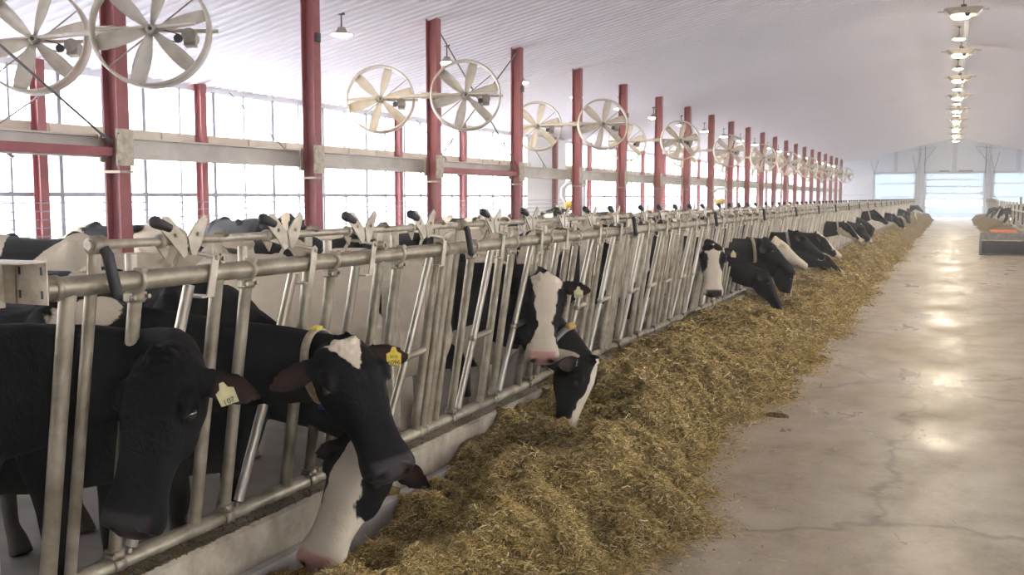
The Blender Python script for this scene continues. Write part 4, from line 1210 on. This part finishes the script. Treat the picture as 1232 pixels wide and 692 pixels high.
# free-stall rails and posts
def stall_rail(L, z, y0, y1, r, lab):
    m = MB(); m.tube([(-L, y0, z), (-L, y1, z)], r, 8)
    tag(m.build('stall_rail', MAT['galv_light'], at=(-L, (y0 + y1) / 2, z)), lab, 'rail', 'stall rails')
stall_rail(6.35, 1.27, 9, 80, .030, 'long pale upper neck rail of the stalls behind the fence')
stall_rail(6.15, 1.10, 9, 80, .026, 'lower of the long pale rails along the stalls')
sp0 = None; k = 0; y = 9.6
while y < 76 and k < 27:
    m = MB(); m.box(-6.31, -6.22, y - .045, y + .045, FZ, 1.42, bev=.008)
    o = m.build('stall_post', MAT['white_metal'], at=(-6.27, y, FZ)); tag(o, 'pale stall post behind the feed fence, %s from the photographer' % ORD[k], 'post', 'stall posts')
    y += 2.44; k += 1

# rotating cow brushes
def brush(px, lab):
    L = 9.3
    y = L_at_px(px, L)
    e = empty('cow_brush', (-L, y, FZ)); tag(e, lab, 'cow brush', 'cow brushes')
    m = MB(); m.lathe([(0, -.20), (.10, -.20), (.14, -.12), (.125, 0), (.14, .12), (.10, .20), (0, .20)], 18, Matrix.Translation((.0, 0, 1.62)) @ Matrix.Rotation(R(72), 4, 'Y')); m.build('bristle_roll', MAT['brush'], e, 'yellow bristle roll')
    m = MB(); m.tube([(-.20, 0, 1.66), (-.30, 0, 1.86), (-.28, 0, 2.06), (-.12, 0, 2.20), (.08, 0, 2.22), (.22, 0, 2.20)], [.05, .06, .065, .065, .055, .055], 12); m.build('curved_arm', MAT['brush_arm'], e, 'grey curved arm')
    m = MB(); m.box(.18, .36, -.08, .08, 2.10, 2.32, bev=.02); m.build('motor', MAT['brush_arm'], e)
    m = MB(); m.box(.28, .36, -.04, .04, 0, 2.6); m.build('post', MAT['brush_arm'], e)
brush(689, 'yellow rotating cow brush on a curved grey arm near the fifth red column')
brush(866, 'yellow rotating cow brush hanging further along the stalls')

# ------------------------------------------------------------------ loader bucket
bc = at_px(1205, 306, -1.3)
by = HC * 1303 / 68.0
e = empty('loader_bucket', (1.42, by, 0)); tag(e, 'black and grey loader bucket with orange top parked on the right of the alley', 'bucket')
W_ = .61
Mx = Matrix(((0, 0, 1, 0), (1, 0, 0, 0), (0, 1, 0, 0), (0, 0, 0, 1)))
m = MB()
outer = [(.0, .02), (.10, .0), (.55, .0), (.68, .10), (.74, .30), (.66, .50), (.50, .60), (.30, .66), (.05, .68)]
inner_ = [(.05, .62), (.28, .60), (.46, .55), (.60, .46), (.66, .30), (.60, .14), (.52, .05), (.10, .05), (.0, .045)]
m.prism(outer + inner_, -W_, W_, Mx)
m.build('shell', MAT['bucket_top'], e, 'dusty grey shell')
m = MB()
m.prism([(.02, .03), (.58, .05), (.60, .16), (.55, .40), (.04, .44)], -W_ + .04, W_ - .02, Mx); m.build('rubber_apron', MAT['bucket'], e, 'black rubber front')
for s in (-1, 1):
    m = MB(); m.prism([(-.03, .0), (.56, -.0), (.70, .10), (.76, .30), (.67, .52), (.50, .63), (.03, .70), (-.05, .45)], s * W_ - .02, s * W_ + .02, Mx); m.build('side_plate', MAT['bucket_top'], e)
m = MB(); m.prism([(-.04, .44), (.04, .44), (.05, .47), (-.03, .47)], -W_, W_ - .1, Mx); m.build('cutting_edge', MAT['galv_light'], e, 'pale cutting edge')
m = MB(); m.prism([(.02, .46), (.06, .47), (.06, .70), (.02, .68)], -W_ + .02, W_ - .02, Mx); m.build('back_plate', MAT['bucket_top'], e)
m = MB(); m.prism([(.08, .69), (.16, .69), (.18, .74), (.10, .76)], -.34, .36, Mx); m.tube([(-.36, .12, .74), (.38, .12, .74)], .035, 8); m.build('scraper_blade', MAT['orange'], e, 'orange plastic strip')

# ------------------------------------------------------------------ feed
def vnoise(X, Y, seed, lam):
    r = np.random.default_rng(seed); s = np.zeros_like(X)
    for i in range(9):
        a = r.uniform(0, 2 * PI); k = 2 * PI / (lam * r.uniform(.55, 1.6))
        s += np.sin(k * (X * math.cos(a) + Y * math.sin(a)) + r.uniform(0, 6.28) + 1.3 * np.sin(k * .6 * (X * math.sin(a) - Y * math.cos(a)) + r.uniform(0, 6.28)))
    return s / 3.0
def lattice(X, Y, lam, seed):
    """bilinear value noise"""
    r = np.random.default_rng(seed); T_ = r.uniform(-1, 1, (256, 256))
    u, v = X / lam, Y / lam; i, j = np.floor(u).astype(int), np.floor(v).astype(int); fu, fv = u - i, v - j
    fu = fu * fu * (3 - 2 * fu); fv = fv * fv * (3 - 2 * fv)
    g = lambda a, b: T_[a % 256, b % 256]
    return (g(i, j) * (1 - fu) + g(i + 1, j) * fu) * (1 - fv) + (g(i, j + 1) * (1 - fu) + g(i + 1, j + 1) * fu) * fv
def edge_x(Y, side):
    return 1.36 + .10 * vnoise(Y, Y * 0 + side, 3 + side, 3.0) + .05 * vnoise(Y, Y * 0, 6 + side, .8) - .0 * Y
def pile(X, Y, side):
    """feed height; X is the distance from the alley centre line"""
    e = edge_x(Y, side)
    t = (X - e) / (2.46 - e)
    cur = np.interp(Y, [0, 3.6, 4.4, 5.2, 6.5, 9, 30, 90], [.10, .20, .26, .38, .46, .46, .44, .40]) if side == 0 else np.full_like(Y, .36)
    crest = np.interp(Y, [0, 3, 5, 8, 30, 90], [.20, .27, .36, .42, .42, .40]) if side == 0 else np.full_like(Y, .36)
    tt = np.clip(t, 0, 1.1)
    up = np.clip(tt / .42, 0, 1); up = up * up * (3 - 2 * up) * .55 + up * .45
    dn = np.clip((tt - .42) / .58, 0, 1)
    h = crest * up * (1 - dn) + (cur * dn + crest * up * 0) * 1.0 * (tt > .42)
    h = np.where(tt > .42, crest * (1 - dn * dn * (3 - 2 * dn)) + cur * dn * dn * (3 - 2 * dn), h)
    amp = np.clip(tt * 5, 0, 1)
    h = h + amp * (.052 * vnoise(X, Y, 21 + side, .95) + .030 * vnoise(X, Y, 22, .38) + .038 * lattice(X, Y, .13, 23) + .021 * lattice(X, Y, .055, 24) + .007 * lattice(X, Y, .02, 25))
    # hollow eaten out by the middle group
    if side == 0:
        for (hx, hy, r_, d_) in ((2.0, 15.5, .5, .16), (1.85, 17.6, .45, .12), (2.0, 12.7, .5, .15), (2.05, 5.9, .26, .13), (2.1, 4.1, .3, .05)):
            h = h - d_ * np.exp(-(((X - hx) / r_) ** 2 + ((Y - hy) / (r_ * 1.5)) ** 2))
    h = np.where(t < 0, -.03, np.maximum(h, .004 - .03 * (tt < .01)))
    return h
def feed_mesh(side, rows, cols, ya, yb, sx, name, lab):
    ys = ya * (yb / ya) ** np.linspace(0, 1, rows)
    xs_ = np.linspace(1.10, 2.56, cols)
    X, Y = np.meshgrid(xs_, ys); Z = pile(X, Y, side)
    over = X > 2.50
    Z = np.where(over, np.minimum(np.maximum(Z, .0), .50), Z)
    V = np.stack([sx * X, Y, Z], -1).reshape(-1, 3)
    i = np.arange(rows - 1)[:, None] * cols + np.arange(cols - 1)[None]
    F = np.stack([i, i + 1, i + cols + 1, i + cols], -1).reshape(-1, 4)
    if sx > 0: pass
    else: F = F[:, ::-1]
    me = bpy.data.meshes.new(name)
    me.vertices.add(len(V)); me.vertices.foreach_set('co', V.astype(np.float32).ravel())
    me.loops.add(F.size); me.loops.foreach_set('vertex_index', F.ravel().astype(np.int32))
    me.polygons.add(len(F)); me.polygons.foreach_set('loop_start', (np.arange(len(F)) * 4).astype(np.int32))
    me.polygons.foreach_set('use_smooth', np.ones(len(F), bool))
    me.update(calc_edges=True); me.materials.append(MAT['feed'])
    o = bpy.data.objects.new(name, me); COL.objects.link(o)
    tag(o, lab, 'feed', kind='stuff'); return o
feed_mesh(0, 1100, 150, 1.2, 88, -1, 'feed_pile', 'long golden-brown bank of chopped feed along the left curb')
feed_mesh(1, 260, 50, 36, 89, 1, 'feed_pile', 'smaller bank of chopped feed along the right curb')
def strands(n, ya, yb, name, lab, side=0, sx=-1, loose=False):
    u = rng.uniform(0, 1, n); Y = 1 / (1 / ya + u * (1 / yb - 1 / ya))
    if not loose:
        e = edge_x(Y, side); X = e - .05 + rng.uniform(0, 1, n) * (2.46 - e + .05)
        if side == 0: X = np.where(rng.uniform(0, 1, n) < .03, e - np.abs(rng.normal(0, .10, n)), X)
        Z = np.maximum(pile(X, Y, side), 0) + .004
    else:
        X = edge_x(Y, side) - np.abs(rng.normal(0, .55, n)); Z = np.full(n, .004)
    ln = np.clip(rng.lognormal(math.log(.023), .55, n), .007, .10) * np.clip(Y / 6.0, 1, 2.6)
    wd = np.clip(rng.lognormal(math.log(.0023), .45, n), .0007, .0055) * np.clip(Y / 5.0, 1, 3.4)
    az = rng.uniform(0, 2 * PI, n); el = rng.normal(0.12, .38, n)
    if loose: el *= .1; ln *= .9
    d = np.stack([np.cos(az) * np.cos(el), np.sin(az) * np.cos(el), np.sin(el)], -1)
    s_ = np.cross(d, rng.normal(0, 1, (n, 3))); s_ /= np.linalg.norm(s_, axis=1)[:, None]
    if loose: s_ = np.stack([-np.sin(az), np.cos(az), 0 * az], -1)
    c = np.stack([sx * X, Y, Z + (rng.uniform(0, .008, n) if not loose else 0)], -1)
    bend = rng.normal(0, .12, n)[:, None] * ln[:, None] * s_
    a, b, m_ = c - d * ln[:, None] / 2, c + d * ln[:, None] / 2, c + bend + np.array([0, 0, .002])
    w = s_ * wd[:, None] / 2
    V = np.stack([a - w, a + w, m_ + w, m_ - w, b + w, b - w], 1).reshape(-1, 3)
    V[:, 2] = np.maximum(V[:, 2], .002)
    o6 = np.arange(n)[:, None] * 6
    F = np.concatenate([o6 + np.array([0, 1, 2, 3]), o6 + np.array([3, 2, 4, 5])], 1).reshape(-1, 4)
    me = bpy.data.meshes.new(name)
    me.vertices.add(len(V)); me.vertices.foreach_set('co', V.astype(np.float32).ravel())
    me.loops.add(F.size); me.loops.foreach_set('vertex_index', F.ravel().astype(np.int32))
    me.polygons.add(len(F)); me.polygons.foreach_set('loop_start', (np.arange(len(F)) * 4).astype(np.int32))
    me.update(calc_edges=True); me.materials.append(MAT['straw'])
    tone = np.clip(rng.beta(1.8, 2.1, n), 0, 1); at = me.attributes.new('tone', 'FLOAT', 'POINT'); at.data.foreach_set('value', np.repeat(tone, 6).astype(np.float32))
    o = bpy.data.objects.new(name, me); COL.objects.link(o); tag(o, lab, 'straw', kind='stuff')
strands(340000, 2.0, 40, 'feed_straw', 'loose chopped stalks covering the left feed bank')
strands(1500, 2.2, 14, 'floor_straw', 'scattered bits of straw on the concrete beside the feed', loose=True)
n_ = 5000
Yc = 1 / (1 / 2.0 + rng.uniform(0, 1, n_) * (1 / 14 - 1 / 2.0)); 
m = MB()
for yc in Yc[:2600]:
    xc = -(2.51 + random.random() ** 1.5 * .22); a_ = random.uniform(0, PI); l_ = random.uniform(.008, .035); w_ = random.uniform(.001, .003)
    dx_, dy_ = math.cos(a_) * l_, math.sin(a_) * l_; ex, ey = -math.sin(a_) * w_, math.cos(a_) * w_; zz = .456 + random.random() * .006
    m.add([(xc - dx_ - ex, yc - dy_ - ey, zz), (xc - dx_ + ex, yc - dy_ + ey, zz), (xc + dx_ + ex, yc + dy_ + ey, zz + .002), (xc + dx_ - ex, yc + dy_ - ey, zz + .002)], [(0, 1, 2, 3)])
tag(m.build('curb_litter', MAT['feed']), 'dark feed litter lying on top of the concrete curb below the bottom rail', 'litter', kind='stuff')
# small clump lying on the concrete
cp = at_px(940, 505, 1.35); 
m = MB(); pts = []
cy = HC * .913 / ((505 - 238) / (1147 - 940)); 
c0 = Vector((-cy, L_at_px(940, cy), 0))
m.ball((c0.x, c0.y, .0), (.11, .05, .028), 24, 12)
m.v = [(x + .010 * noise.noise((x * 40, y * 40, z * 40)), y + .012 * noise.noise((x * 33, y * 37, 5)), max(0, z + .008 * noise.noise((x * 60, y * 60, 1)))) for x, y, z in m.v]
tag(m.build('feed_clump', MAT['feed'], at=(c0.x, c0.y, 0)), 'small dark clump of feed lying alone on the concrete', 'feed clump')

# ------------------------------------------------------------------ daylight
w = bpy.data.worlds.new('overcast_winter_sky'); scn.world = w; w.use_nodes = True
nt = w.node_tree; nt.nodes.clear()
o_ = nt.nodes.new('ShaderNodeOutputWorld'); bg = nt.nodes.new('ShaderNodeBackground')
tc = nt.nodes.new('ShaderNodeTexCoord'); sp = nt.nodes.new('ShaderNodeSeparateXYZ'); nt.links.new(tc.outputs['Generated'], sp.inputs[0])
cr = ramp(nt, sp.outputs['Z'], [(0.0, (1.0, .98, .97)), (.5, (.93, .95, 1.0))]); nt.links.new(cr, bg.inputs[0])
bg.inputs[1].default_value = 5.0
nt.links.new(bg.outputs[0], o_.inputs[0])

hz = MB(); hx_ = LW + .16; hz.prism([(-hx_, -.26), (hx_, -.26), (hx_, EAVE + .08), (0, RIDGE + .12), (-hx_, EAVE + .08)], -YE - .2, -Y0 + .2, Matrix(((1, 0, 0, 0), (0, 0, -1, 0), (0, 1, 0, 0), (0, 0, 0, 1))))
mv = bpy.data.materials.new('barn_haze'); mv.use_nodes = True; nt = mv.node_tree; nt.nodes.clear()
oo = nt.nodes.new('ShaderNodeOutputMaterial'); vs_ = nt.nodes.new('ShaderNodeVolumeScatter'); vs_.inputs['Density'].default_value = HAZE
vs_.inputs['Color'].default_value = (1, .98, .98, 1); vs_.inputs['Anisotropy'].default_value = .2
nt.links.new(vs_.outputs[0], oo.inputs['Volume'])
if HAZE > 0: tag(hz.build('barn_haze', mv), 'thin pale haze of moist air filling the barn', 'haze', kind='stuff')
scn.view_settings.view_transform = 'Standard'; scn.view_settings.look = 'None'
scn.view_settings.gamma = 1; scn.view_settings.use_curve_mapping = False
scn.view_settings.exposure = 1.75
cy_ = scn.cycles
cy_.max_bounces = 8; cy_.diffuse_bounces = 6; cy_.glossy_bounces = 3; cy_.transmission_bounces = 4; cy_.transparent_max_bounces = 12
cy_.use_denoising = True; cy_.sample_clamp_indirect = 6; cy_.caustics_reflective = False; cy_.caustics_refractive = False
